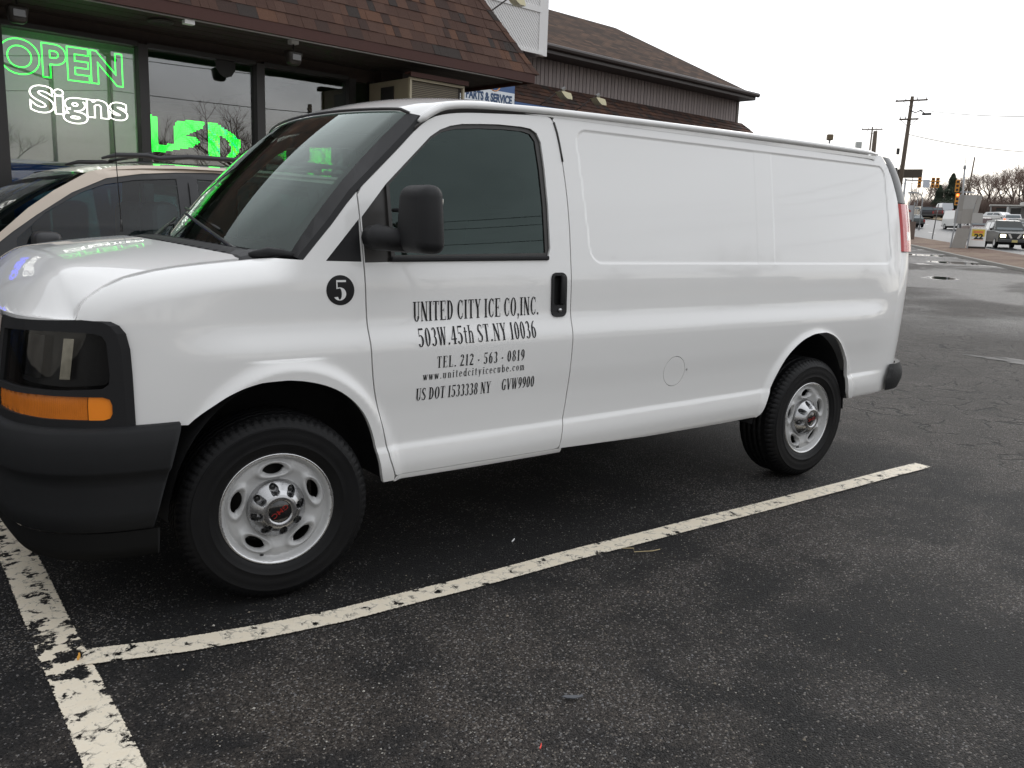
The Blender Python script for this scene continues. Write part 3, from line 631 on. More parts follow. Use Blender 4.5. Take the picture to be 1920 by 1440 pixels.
# grille
mb = MB()
for z in (.82, .88, .94, 1.0, 1.06): mb.tube([nose(a, np.array(z), -.01) for a in np.linspace(.62, 2*AEND-.62, 16)], .012, 6)
for a in np.linspace(.62, 2*AEND-.62, 18): mb.tube([nose(np.array(a), np.array(.78), -.02), nose(np.array(a), np.array(1.11), -.02)], .006, 4)
mb.build('grille', BLACKP, VAN)
sheet('grille_surround', [(.60, .775), (2*AEND-.60, .775), (2*AEND-.60, 1.13), (AEND, 1.13), (.60, 1.13)], L_nose(.005), mat('chrome', (.7, .7, .7), .1, metal=1), VAN, [[(.64, .80), (2*AEND-.64, .80), (2*AEND-.64, 1.10), (.64, 1.10)]], du=.04, dv=.04, out=(-1, 0, 0))
sheet('radiator', [(.55, .77), (2*AEND-.55, .77), (2*AEND-.55, 1.12), (.55, 1.12)], L_nose(-.06), GAP, VAN, du=.06, dv=.06, out=(-1, 0, 0))
# front bumper: swept profile (z, outward offset)
bprof = [(.775, .0), (.772, .022), (.755, .036), (.70, .042), (.625, .044), (.612, .040), (.600, .026), (.56, .022), (.47, .020), (.405, .014), (.385, -.02)]
AA = [-.17+(.17+2*AEND+.17)*k/150 for k in range(151)]
V = []; Fq = []
for a in AA:
    for j, (z, of) in enumerate(bprof):
        aa = a
        if a < -.05: aa = max(a, -.172+(.775-z)*.28)
        if a > 2*AEND+.05: aa = min(a, 2*AEND+.172-(.775-z)*.28)
        p = nose(np.array(aa), np.array(min(z, .84)), of); V.append((p[0], p[1], z))
m_ = len(bprof)
for i in range(len(AA)-1):
    for j in range(m_-1): Fq.append((i*m_+j, i*m_+j+1, (i+1)*m_+j+1, (i+1)*m_+j))
mb = MB(); mb.add(V, Fq); bo = mb.build('front_bumper', BUMPERM, VAN, smooth=True)
V = []; Fq = []
for i, a in enumerate(AA):
    aa = min(max(a, -.09), 2*AEND+.09)
    for z, of in ((.392, .0), (.33, -.012), (.285, -.03), (.28, -.07)): p = nose(np.array(aa), np.array(.5), of); V.append((p[0], p[1], z))
for i in range(len(AA)-1):
    for j in range(3): Fq.append((i*4+j, i*4+j+1, (i+1)*4+j+1, (i+1)*4+j))
mb = MB(); mb.add(V, Fq); mb.build('air_dam', mat('air_dam_plastic', (.009, .009, .009), .7, spec=.15), VAN, smooth=True)
# wheels
def tyre_profile():
    p = [(.2235, .004), (.232, -.004), (.245, -.010), (.262, -.014), (.2635, -.0155), (.266, -.0140), (.285, -.018), (.305, -.0185), (.325, -.016), (.3295, -.0175), (.3315, -.0145), (.345, -.008), (.357, .001), (.3655, .010), (.371, .020), (.3745, .034)]
    for g_ in (.066, .104, .142, .180): p += [(.3760, g_-.005), (.3670, g_-.003), (.3670, g_+.003), (.3765, g_+.005)]
    q = [(r, .238-w) for r, w in p[:16]][::-1]
    return p+q
def make_wheel(loc, steer, emb_rot):
    w = empty('wheel', loc, steer); w.parent = VAN
    prof = tyre_profile(); n = 216
    def jag(k, j):
        r = prof[j][0]
        if 11 <= j <= 14 and (k % 3 == 0): return -.0065*(j-10)/3.5
        if j > 15 and j < len(prof)-16 and k % 4 == 0: return -.003
        return 0
    V, Fq = lathe(prof, n, jag=jag); mb = MB(); mb.add(V, Fq); mb.build('tyre', RUBBER, w, smooth=False).data.polygons.foreach_set('use_smooth', [not (9 <= i % (len(prof)-1) <= 15) for i in range(len(Fq))])
    # rim face: relief with five oval openings
    hol = []
    for k in range(5):
        a = R(93+72*k); o = []
        for i in range(24):
            q = 2*math.pi*i/24; rr = .158+.0215*math.cos(q); aa = a+math.sin(q)*(.044/.158)*(1 if math.cos(q) > 0 else .86)
            o.append((rr*math.cos(aa), rr*math.sin(aa)))
        hol.append(o)
    def L_rim(u, v):
        r = np.hypot(u, v); th = np.arctan2(v, u)
        h = np.interp(r, [0, .09, .105, .118, .135, .165, .185, .197, .203, .208, .2135, .218], [.030, .030, .032, .034, .027, .022, .024, .028, .022, .008, .001, .000])
        for k in range(5):
            a = R(93+72*k); da = (th-a+np.pi) % (2*np.pi)-np.pi; d = np.hypot((r-.158)/.0215, da*.158/.044)
            h = h-.011*np.exp(-((d-1.42)/.30)**2)+.016*np.exp(-(np.minimum(d, 1.1)/1.0)**6)*(d < 1.2)*np.exp(-np.maximum(d-1, 0)*4)
        h = h-.005*np.cos(5*(th-R(93)))*np.exp(-((r-.135)/.02)**2)
        return np.stack([u, h, v], -1)
    circ = lambda r, n=96: [(r*math.cos(2*math.pi*k/n), r*math.sin(2*math.pi*k/n)) for k in range(n)]
    rim = sheet('rim', circ(.218), L_rim, STEEL, w, hol+[circ(.09, 48)], du=.005, dv=.005, flange=(0, .012, 0))
    mb = MB(); mb.add(*lathe([(.214, .002), (.2185, -.0015), (.2225, -.0025), (.226, .000), (.2265, .008)], 96)); mb.build('rim_lip', mat('rim_lip_metal', (.6, .6, .6), .22, metal=.9), w, smooth=True)
    mb = MB(); mb.add(*lathe([(.215, .03), (.200, .10), (.195, .20)], 48)); mb.add(*lathe([(.0, .11), (.16, .11), (.165, .14), (.165, .2)], 40)); mb.build('brake_drum', mat('dark_iron', (.03, .028, .026), .6, metal=.3), w, smooth=True)
    mb = MB(); mb.tube([(-.068, .012, -.182), (-.064, -.004, -.176)], .005, 8); mb.build('valve_stem', DARKNUT, w, smooth=True)
    # centre cap with eight pockets
    def L_cap(u, v):
        r = np.hypot(u, v); th = np.arctan2(v, u)
        base = np.interp(r, [0, .0445, .0455, .050, .058, .068, .082, .098, .107, .1125, .1165], [-.030, -.030, -.033, -.0355, -.036, -.033, -.022, -.005, .005, .012, .034])
        da = (th-R(11)+np.pi/8) % (np.pi/4)-np.pi/8
        lat = np.abs(da)*r; inside = 1-sstep(.0130, .0160, np.where(r < .081, np.hypot(lat, (.081-r)), lat))
        inside = np.where(r > .092, 1-sstep(.0140, .0170, np.hypot(lat, r-.092)), inside)
        return np.stack([u, base+(.028-base)*.97*inside*(base < .02), v], -1)
    cap = sheet('hub_cap', circ(.1165, 120), L_cap, CHROME, w, [circ(.0445, 40)], du=.0022, dv=.0022)
    for k in range(8):
        a = R(11+45*k); mb = MB(); mb.add(*lathe([(0, .006), (.008, .006), (.0105, .010), (.0115, .02)], 14, center=(.091*math.cos(a), 0, .091*math.sin(a)))); mb.build('lug_nut', DARKNUT, w, smooth=True)
    mb = MB(); mb.add(*lathe([(0, -.0305), (.043, -.0305), (.0448, -.029)], 40)); em = mb.build('emblem_disc', mat('emblem_black', (.008, .008, .008), .12, coat=1), w, smooth=True)
    e = R(emb_rot); ca, sa = math.cos(e), math.sin(e)
    RED = mat('emblem_red', (.26, .018, .014), .3)
    text_mesh('emblem', 'GMC', .03, frame((0, -.0312, 0), (ca, 0, sa), (-sa, 0, ca)), RED, w, extrude=.0006, offset=.0001, width=.072, height=.019)
    return w
RW = (.378)
make_wheel((0, .03, RW), -.106, 215)
make_wheel((3.429, .036, RW), 0, 188)
for x, st in ((0, -.106), (3.429, 0)):
    w = empty('wheel', (x, 2*W2-.03, RW), math.pi+st); w.parent = VAN
    mb = MB(); mb.add(*lathe(tyre_profile(), 64)); mb.build('tyre', RUBBER, w, smooth=True)
    mb = MB(); mb.add(*lathe([(0, -.02), (.07, -.02), (.11, .01), (.12, .03), (.2, .025), (.222, 0)], 48)); mb.build('rim', STEEL, w, smooth=True)
# wheel wells, underbody
LINER = mat('liner_plastic', (.022, .022, .023), .55)
for cx_, rx, rz, nm in ((.045, .455, .545, 0), (3.345, .455, .575, 1)):
    for far in (0, 1):
        V = []; Fq = []
        for k in range(25):
            a = math.pi*(.03+.94*k/24)
            for y in (.035, .10, .30, .50):
                rr = 1.0+(.03 if y > .05 else .012); V.append((cx_+rr*rx*math.cos(a), (2*W2-y) if far else y, .345+rr*rz*math.sin(a)))
        for k in range(24):
            for j in range(3): Fq.append((k*4+j, k*4+j+1, k*4+j+5, k*4+j+4))
        n0 = len(V); V.append((cx_, 2*W2-.5 if far else .5, .4)); Fq += [(k*4+3, k*4+7, n0) for k in range(24)]
        mb = MB(); mb.add(V, Fq); mb.build('wheel_liner', LINER, VAN, smooth=True)
mb = MB(); mb.rbox((3.775, .05, .575), (.012, .09, .16), .004); mb.rbox((3.80, .05, .50), (.05, .08, .05), .01); mb.build('mud_flap', BLACKP, VAN)
mb = MB()
mb.box((1.7, W2, .46), (2.2, 1.8, .08)); mb.box((1.9, .62, .37), (4.4, .08, .12)); mb.box((1.9, 1.40, .37), (4.4, .08, .12)); mb.box((4.15, W2, .50), (.5, 1.7, .1)); mb.box((-.45, W2, .5), (.5, 1.5, .2))
mb.tube([(0, .2, .38), (0, 1.8, .38)], .05, 10); mb.tube([(3.429, .2, .38), (3.429, 1.8, .38)], .06, 10); mb.tube([(1.5, 1.2, .28), (3.9, 1.2, .30)], .09, 12)
mb.build('chassis', mat('chassis_black', (.012, .012, .012), .7), VAN)
# far side: plain body sheet with door window and arches
fo = [(-.53, .77)]+arch_f+[(.6, .425), (1.4, .424), (2.6, .437)]+arch_r+[(4.06, .472), (4.25, .483)]+[(float(xe(z)), z) for z in zz(.6, 2.0, 12)]+[(x, float(gut(x))-.012) for x in zz(4.0, .9, 10)]+[(x, float(door_top(x))) for x in (.8, .66, .57, .45, .362)]+strip_f[1:]+[(x, float(seam_z(x))-.005) for x in (-.04, -.2, -.4, -.55, -.64)]+[(-.66, 1.14), (-.56, 1.1), (-.54, .95)]
far = sheet('far_side_panel', fo, L_side(0, True), PAINT, VAN, [glass_o], du=.06, dv=.03, out=(0, 1, 0), flange=(0, -.02, 0))
sheet('window_glass', glass_o, L_side(.016, True), GLASSV, far, du=.06, dv=.05, out=(0, 1, 0))
# rear corner, doors, lamps, bumper
def L_rear(k, z):
    """k 0..1 near corner, 1..2 rear face, 2..3 far corner"""
    k = np.asarray(k, float); z = np.asarray(z, float)
    def half(kk):
        ex = xe(z); ys = side_y(np.minimum(ex, 4.385), z); a = np.clip(kk, 0, 1)*np.pi/2
        rx, ry = .30, .24
        x = ex+rx*np.sin(a)*np.where(kk > 1, 1, 1); y = ys+ry*(1-np.cos(a)); x = x+(kk > 1)*.03*np.clip(kk-1, 0, .5)
        yin = ys+ry+(W2-ys-ry)*np.clip((kk-1)/.5, 0, 1)
        return x, np.where(kk > 1, yin, y)
    m_ = k > 1.5; kk = np.where(m_, 3-k, k); x, y = half(kk)
    return np.stack([x, np.where(m_, 2*W2-y, y), z], -1)
sheet('rear_body', [(0, .487), (1.5, .487), (3, .487), (3, 1.408), (2.4, 1.408), (2.4, 1.40), (.6, 1.40), (.6, 1.408), (0, 1.408)], L_rear, PAINT, VAN, du=.05, dv=.05, out=(1, 0, 0))
sheet('rear_body', [(.62, 1.405), (2.38, 1.405), (2.38, 2.0), (1.5, 2.0), (.62, 2.0)], L_rear, PAINT, VAN, [[(.75, 1.45), (1.42, 1.45), (1.42, 1.9), (.75, 1.9)], [(1.58, 1.45), (2.25, 1.45), (2.25, 1.9), (1.58, 1.9)]], du=.05, dv=.05, out=(1, 0, 0))
for a, b in ((.75, 1.42), (1.58, 2.25)): sheet('rear_window', [(a, 1.45), (b, 1.45), (b, 1.9), (a, 1.9)], L_rear, GLASSV, VAN, du=.06, dv=.05, out=(1, 0, 0))
REDL = mat('tail_lamp_red', (.52, .012, .012), .2, coat=1, var=.2, vscale=40)
for k0, k1, s_ in ((.012, .60, 0), (2.40, 2.988, 1)):
    sheet('pillar_trim', [(k0, 1.735), (k1, 1.735), (k1, 2.02), (k0, 2.02)], L_rear, mat('pillar_black', (.035, .037, .036), .3), VAN, du=.05, dv=.03, out=(1, 0, 0))
    def Lt(k, z):
        p = L_rear(k, z); p = p.copy(); p[..., 0] += .012; p[..., 1] += (-.010 if s_ == 0 else .010); return p
    tl = sheet('tail_light', [(k0, 1.415), (k1, 1.415), (k1, 1.728), (k0, 1.728)], Lt, REDL, VAN, [[(k0+.12, 1.49), (k1-.08, 1.49), (k1-.08, 1.545), (k0+.12, 1.545)]], du=.04, dv=.03, out=(1, -1, 0), flange=(-.02, .01 if s_ == 0 else -.01, 0))
    sheet('reversing_lamp', [(k0+.12, 1.49), (k1-.08, 1.49), (k1-.08, 1.545), (k0+.12, 1.545)], Lt, mat('white_lens', (.8, .76, .74), .2, coat=1), tl, du=.05, dv=.03, out=(1, -1, 0))
    sheet('lamp_divider', [(k0+.20, 1.55), (k0+.235, 1.55), (k0+.235, 1.725), (k0+.20, 1.725)], lambda k, z: Lt(k, z)+np.array([.002, -.002, 0]), mat('pink_lens', (.7, .25, .25), .2, coat=1), tl, du=.05, dv=.03, out=(1, -1, 0))
def L_bump(k, t):
    z = .665-.175*t; p = L_rear(k, z*0+.6); o = .030+.030*np.sin(np.pi*np.clip(t, 0, 1)); kk = np.clip(k, 0, 3); a = np.clip(np.where(kk > 1.5, 3-kk, kk), 0, 1)*np.pi/2
    p = p.copy(); p[..., 0] += np.sin(a)*o*1.6+.02; p[..., 1] += np.where(kk > 1.5, 1, -1)*np.cos(a)*o*.5; p[..., 2] = z; return p
sheet('rear_bumper', [(.10, 0), (1.5, 0), (2.9, 0), (3, .5), (2.95, 1), (1.5, 1), (.05, 1), (0, .5)], L_bump, BUMPERM, VAN, du=.04, dv=.1, out=(1, 0, 0), flange=(-.06, 0, 0))
# mirror on the near door
mir = empty('mirror', (0, 0, 0)); mir.parent = VAN
def mirror(far, par):
    s = lambda p: (p[0], 2*W2-p[1] if far else p[1], p[2])
    b = bmesh.new(); bmesh.ops.create_cube(b, size=1)
    for v in b.verts:
        v.co = Vector((v.co.x*.125, v.co.y*.235, v.co.z*.265))
        if v.co.z > 0: v.co.x *= .82; v.co.y *= .93
        if v.co.x < 0: v.co.y *= .90; v.co.z *= .95
    bmesh.ops.bevel(b, geom=b.edges[:], offset=.045, segments=5, profile=.5, affect='EDGES')
    me = bpy.data.meshes.new('housing'); b.verts.index_update()
    mb = MB(); mb.add([s((v.co.x+.505, v.co.y-.165, v.co.z+1.512)) for v in b.verts], [[v.index for v in f.verts] for f in b.faces]); b.free(); h = mb.build('housing', BLACKP, par, smooth=True)
    mb = MB(); mb.rbox(s((.566, -.165, 1.512)), (.006, .13, .16), .002); mb.build('mirror_glass', mat('mirror_silver', (.8, .8, .8), .02, metal=1), par)
    mb = MB(); mb.tube([s((.40, .03, 1.435)), s((.405, -.02, 1.438)), s((.43, -.07, 1.432)), s((.50, -.10, 1.425))], [.048, .052, .046, .045], 12); mb.tube([s((.50, .04, 1.545)), s((.50, -.10, 1.545))], .008, 8); mb.build('arm', BLACKP, par, smooth=True)
mirror(False, mir)
mir2 = empty('mirror', (0, 0, 0)); mir2.parent = VAN; mirror(True, mir2)
# aerial on the far fender
mb = MB(); p0 = Vector((-.135, 1.83, 1.395)); p1 = Vector((-.165, 1.80, 2.19)); mb.tube([p0, p0.lerp(p1, .08)], .008, 8, r2=.005); mb.tube([p0.lerp(p1, .08), p1], .0028, 6, r2=.0018); mb.build('aerial', mat('aerial_black', (.02, .02, .02), .4), VAN, smooth=True)
# inside
INT = mat('interior_grey', (.06, .06, .062), .7, bump=.2, bscale=300); INT2 = mat('seat_cloth', (.09, .09, .095), .9)
mb = MB(); mb.rbox((.22, W2, 1.30), (.62, 1.66, .14), .05); mb.build('dashboard', INT, VAN)
for y in (.52, 1.48):
    st_ = empty('seat', (1.05, y, .75)); st_.parent = VAN
    mb = MB(); mb.rbox((0, 0, .05), (.5, .48, .16), .05); mb.build('seat_cushion', INT2, st_, smooth=True)
    mb = MB(); mb.rbox((.26, 0, .45), (.14, .46, .72), .06, tilt=Matrix.Rotation(R(10), 3, 'Y')); mb.rbox((.33, 0, .92), (.10, .26, .18), .04); mb.build('seat_back', INT2, st_, smooth=True)
bm = bmesh.new()
mb = MB(); ring = [Vector((.58+.19*math.cos(q)*.45, .52+.19*math.sin(q), 1.36+.19*math.cos(q)*.85)) for q in np.linspace(0, 2*math.pi, 28)]; mb.tube(ring, .014, 8, cap=False); mb.tube([(.58, .52, 1.36), (.4, .52, 1.25)], .03, 8); mb.tube([ring[7], ring[21]], .012, 6); mb.build('steering_wheel', INT, VAN, smooth=True)
mb = MB(); mb.box((1.6, W2, 1.05), (.02, 1.80, .9)); mb.box((1.6, W2, 1.72), (.02, 1.62, .5)); mb.box((1.15, W2, .62), (.9, 1.75, .04)); mb.build('bulkhead', mat('bulkhead_grey', (.20, .21, .2), .7), VAN)
sheet('headliner', [(.75, .24), (1.6, .24), (1.6, 1.77), (.75, 1.77), (.66, W2)], lambda u, v: L_roof(u, v)-np.array([0, 0, .04]), mat('headliner_grey', (.35, .36, .34), .9), VAN, du=.1, dv=.1, out=(0, 0, -1))
mb = MB(); mb.rbox((.50, W2, 1.80), (.03, .24, .07), .012); mb.tube([(.50, W2, 1.82), (.47, W2, 1.88)], .008, 6); mb.build('rear_view_mirror', INT, VAN, smooth=True)

# ------------------------------------------------------------------ ground
DX, DY = .896, .4441
_Gs = pchip([-300, 27, 33, 40, 50, 60, 95, 145, 220, 600], [0, 0, .04, .15, .42, .75, 1.9, 4.3, 7.0, 14])
def gz(x, y): return _Gs((np.asarray(x, float)-CAM.x)*DX+(np.asarray(y, float)-CAM.y)*DY)
def gnd(x, y, h=0.): return Vector((x, y, float(gz(x, y))+h))
# road frame: d runs along the highway, n across it
RDX, RDY = .754, .656
def road(s, n): return (RDX*s+RDY*n, RDY*s-RDX*n)
def asphalt(name, kind):
    m = bpy.data.materials.new(name); m.use_nodes = True; t = m.node_tree; p = t.nodes['Principled BSDF']; Lk = t.links.new
    tcn = t.nodes.new('ShaderNodeTexCoord'); co = tcn.outputs['Object']; sp = t.nodes.new('ShaderNodeSeparateXYZ'); Lk(co, sp.inputs[0]); X, Y = sp.outputs[0], sp.outputs[1]
    def noise(sc, det=6, ro=.55, dist=0., off=None):
        n = t.nodes.new('ShaderNodeTexNoise'); n.inputs['Scale'].default_value = sc; n.inputs['Detail'].default_value = det; n.inputs['Roughness'].default_value = ro; n.inputs['Distortion'].default_value = dist
        if off is not None:
            mp = t.nodes.new('ShaderNodeMapping'); mp.inputs[1].default_value = off; Lk(co, mp.inputs[0]); Lk(mp.outputs[0], n.inputs['Vector'])
        else: Lk(co, n.inputs['Vector'])
        return n.outputs['Fac']
    def vor(sc, feat='F1', out='Distance', rnd=1):
        n = t.nodes.new('ShaderNodeTexVoronoi'); n.feature = feat; n.inputs['Scale'].default_value = sc; n.inputs['Randomness'].default_value = rnd
        Lk(co, n.inputs['Vector']); return n.outputs[out]
    def rng_(v, a, b, c=0., d=1., smooth=True):
        n = t.nodes.new('ShaderNodeMapRange'); n.interpolation_type = 'SMOOTHSTEP' if smooth else 'LINEAR'
        for i, q in enumerate((a, b, c, d)): n.inputs[i+1].default_value = q
        Lk(v, n.inputs[0]); return n.outputs[0]
    def mix(f, a, b):
        n = t.nodes.new('ShaderNodeMix'); n.data_type = 'RGBA'
        for s_, v in ((0, f), (6, a), (7, b)):
            if isinstance(v, tuple): n.inputs[s_].default_value = (*v, 1)
            elif isinstance(v, (int, float)): n.inputs[s_].default_value = v
            else: Lk(v, n.inputs[s_])
        return n.outputs[2]
    M = lambda op, a, b=None: mth(t, op, a, b)
    big = noise(.55, 5, .55, .4); med = noise(2.6, 5, .6, .3, (3, 7, 0)); fine = noise(70, 3, .7)
    rgb = t.nodes.new('ShaderNodeSeparateColor'); Lk(vor(165, out='Color'), rgb.inputs[0]); cell = rgb.outputs[0]; cell2 = rgb.outputs[1]; cell3 = rgb.outputs[2]
    if kind == 'lot':
        wear = rng_(M('ADD', M('MULTIPLY', big, .6), M('MULTIPLY', med, .4)), .42, .62)
        col = mix(wear, (.0100, .0098, .0100), (.038, .033, .030))
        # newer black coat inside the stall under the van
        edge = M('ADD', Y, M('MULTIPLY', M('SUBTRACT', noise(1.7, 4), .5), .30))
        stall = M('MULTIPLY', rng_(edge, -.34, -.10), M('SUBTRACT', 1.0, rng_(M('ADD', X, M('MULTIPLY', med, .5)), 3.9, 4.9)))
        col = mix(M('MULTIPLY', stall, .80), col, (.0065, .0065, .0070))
        # brown worn ground behind the van
        far = rng_(M('ADD', X, M('MULTIPLY', big, 2.0)), 5.0, 6.2); col = mix(M('MULTIPLY', far, .9), col, mix(med, (.034, .031, .029), (.072, .061, .052)))
        worn = M('MULTIPLY', M('MULTIPLY', rng_(Y, -.35, -.75), rng_(X, 1.4, -.3)), rng_(med, .38, .60)); col = mix(M('MULTIPLY', worn, .65), col, (.060, .049, .040))
        dens = M('SUBTRACT', .925, M('MULTIPLY', M('MAXIMUM', wear, worn), .30)); st = M('MULTIPLY', rng_(M('SUBTRACT', cell, dens), 0, .10), rng_(cell2, .1, .7)); col = mix(M('MULTIPLY', st, .75), col, mix(cell2, (.26, .215, .16), (.15, .15, .155)))
        gr = t.nodes.new('ShaderNodeMix'); gr.data_type = 'RGBA'; gr.blend_type = 'MULTIPLY'; gr.inputs[0].default_value = 1.; Lk(col, gr.inputs[6]); gv = rng_(cell3, 0, 1, .35, 1.95, False); Lk(gv, gr.inputs[7]); col = gr.outputs[2]
        ft = rng_(cell, .30, .04); col = mix(M('MULTIPLY', ft, .5), col, (.008, .008, .008))
        # cracks in the old surface
        wv = t.nodes.new('ShaderNodeMapping'); cr = t.nodes.new('ShaderNodeTexVoronoi'); cr.feature = 'DISTANCE_TO_EDGE'; cr.inputs['Scale'].default_value = 2.9
        dn = t.nodes.new('ShaderNodeTexNoise'); dn.inputs['Scale'].default_value = 3; dn.inputs['Detail'].default_value = 5; Lk(co, dn.inputs['Vector'])
        va = t.nodes.new('ShaderNodeVectorMath'); va.operation = 'MULTIPLY_ADD'; Lk(dn.outputs['Color'], va.inputs[0]); va.inputs[1].default_value = (.45, .45, 0); Lk(co, va.inputs[2]); Lk(va.outputs[0], cr.inputs['Vector'])
        crk = M('MULTIPLY', rng_(cr.outputs['Distance'], .045, .006), M('MULTIPLY', rng_(M('ADD', X, big), 4.9, 6.0), rng_(med, .42, .55)))
        col = mix(crk, col, (.012, .011, .010))
        # pothole and dark tar patches
        wet = M('MULTIPLY', rng_(M('ADD', X, M('MULTIPLY', big, 4)), 13, 19), rng_(noise(.16, 5, .6, .6, (11, 2, 0)), .40, .56))
        pud = M('MULTIPLY', rng_(X, 22, 27), rng_(noise(.20, 4, .5, .3, (5, 9, 0)), .565, .60))
        col = mix(M('MULTIPLY', wet, .55), col, (.030, .030, .032)); col = mix(pud, col, (.014, .014, .015))
        rough = M('SUBTRACT', M('ADD', .62, M('MULTIPLY', fine, .25)), M('MULTIPLY', wet, .24)); rough = M('MAXIMUM', M('SUBTRACT', rough, M('MULTIPLY', pud, .75)), .03)
        hgt = M('ADD', M('MULTIPLY', vor(165), -1.2), M('ADD', M('MULTIPLY', fine, .8), M('MULTIPLY', crk, -2.0))); hgt = M('MULTIPLY', hgt, M('SUBTRACT', 1.0, pud)); bs, bd = 1.0, .009
    elif kind == 'road':
        col = mix(med, (.085, .088, .092), (.125, .125, .128)); rough = M('ADD', .5, M('MULTIPLY', fine, .2)); hgt = fine; bs, bd = .3, .003
    elif kind == 'verge':
        col = mix(rng_(big, .38, .62), (.155, .095, .070), (.23, .165, .115)); col = mix(M('MULTIPLY', rng_(fine, .5, .7), .6), col, (.075, .050, .038)); rough = M('ADD', .9, 0.); hgt = fine; bs, bd = 1., .03
    else:
        col = mix(med, (.20, .19, .17), (.30, .285, .26)); col = mix(M('MULTIPLY', rng_(fine, .55, .75), .5), col, (.12, .11, .10)); rough = M('ADD', .8, 0.); hgt = fine; bs, bd = .4, .003
    Lk(col, p.inputs['Base Color']); Lk(rough, p.inputs['Roughness']) if not isinstance(rough, float) else None
    bp = t.nodes.new('ShaderNodeBump'); bp.inputs['Strength'].default_value = bs; bp.inputs['Distance'].default_value = bd; Lk(hgt, bp.inputs['Height']); Lk(bp.outputs[0], p.inputs['Normal'])
    p.inputs['Specular IOR Level'].default_value = .32 if kind == 'lot' else .5
    return m
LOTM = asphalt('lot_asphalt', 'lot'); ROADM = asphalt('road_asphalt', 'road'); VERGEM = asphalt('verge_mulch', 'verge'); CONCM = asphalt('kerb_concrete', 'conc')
# ground sheet, polar so that it is fine near the van and still reaches the horizon
rr = [0]+list(np.geomspace(.6, 900, 70)); na = 180
V = []; Fq = []
for i, r_ in enumerate(rr):
    for k in range(na):
        a = 2*math.pi*k/na; x, y = 1+r_*math.cos(a), r_*math.sin(a); V.append((x, y, float(gz(x, y))))
for i in range(len(rr)-1):
    for k in range(na): Fq.append((i*na+k, (i+1)*na+k, (i+1)*na+(k+1) % na, i*na+(k+1) % na))
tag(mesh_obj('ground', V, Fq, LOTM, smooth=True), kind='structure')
def strip(name, s0, s1, n0, n1, h, m, ds=3., dn=3.):
    S = np.arange(s0, s1+.01, (s1-s0)/max(2, round((s1-s0)/ds))); NN = np.linspace(n0, n1, max(2, int((n1-n0)/dn)+1)); V = []; F = []
    for s_ in S:
        for n_ in NN: x, y = road(s_, n_); V.append((x, y, float(gz(x, y))+h))
    w = len(NN)
    for i in range(len(S)-1):
        for j in range(w-1): F.append((i*w+j, i*w+j+1, (i+1)*w+j+1, (i+1)*w+j))
    return tag(mesh_obj(name, V, F, m, smooth=True), kind='structure')
def kerb(name, s0, s1, n0, n1, h, m):
    S = np.arange(s0, s1+.01, 2.5); mb = MB(); V = []; F = []
    for s_ in S:
        for n_, z_ in ((n0, -.02), (n0, h-.02), (n0+.02, h), (n1, h), (n1, -.02)): x, y = road(s_, n_); V.append((x, y, float(gz(x, y))+z_))
    for i in range(len(S)-1):
        for j in range(4): F.append((i*5+j, i*5+j+1, i*5+j+6, i*5+j+5))
    mb.add(V, F); return tag(mb.build(name, m), kind='structure')
strip('verge', -90, 330, 15.05, 18.8, .13, VERGEM); kerb('kerb', -90, 330, 14.9, 15.06, .13, CONCM); kerb('kerb', -90, 330, 18.8, 18.96, .135, CONCM)
strip('road', -120, 420, 18.96, 33.0, .02, ROADM)
strip('median', -120, 420, 33.0, 38.5, .12, mat('dry_grass', (.22, .17, .10), .95, var=.35, vscale=1.5, bump=.8, bscale=20))
strip('road', -120, 420, 38.5, 50, .03, ROADM)
strip('verge', -120, 420, 50, 90, .10, mat('dead_grass', (.15, .125, .08), .95, var=.35, vscale=.6, bump=.8, bscale=12), dn=6)
WHITEL = mat('road_paint', (.62, .61, .57), .6, var=.15, vscale=6)
for n_ in (23.6, 28.2):
    for s_ in np.arange(-40, 160, 12): strip('lane_marking', s_, s_+3, n_-.06, n_+.06, .026, WHITEL, ds=1.5, dn=1)
for n_ in (19.3, 32.6): strip('lane_marking', -60, 250, n_-.06, n_+.06, .026, WHITEL, dn=1)
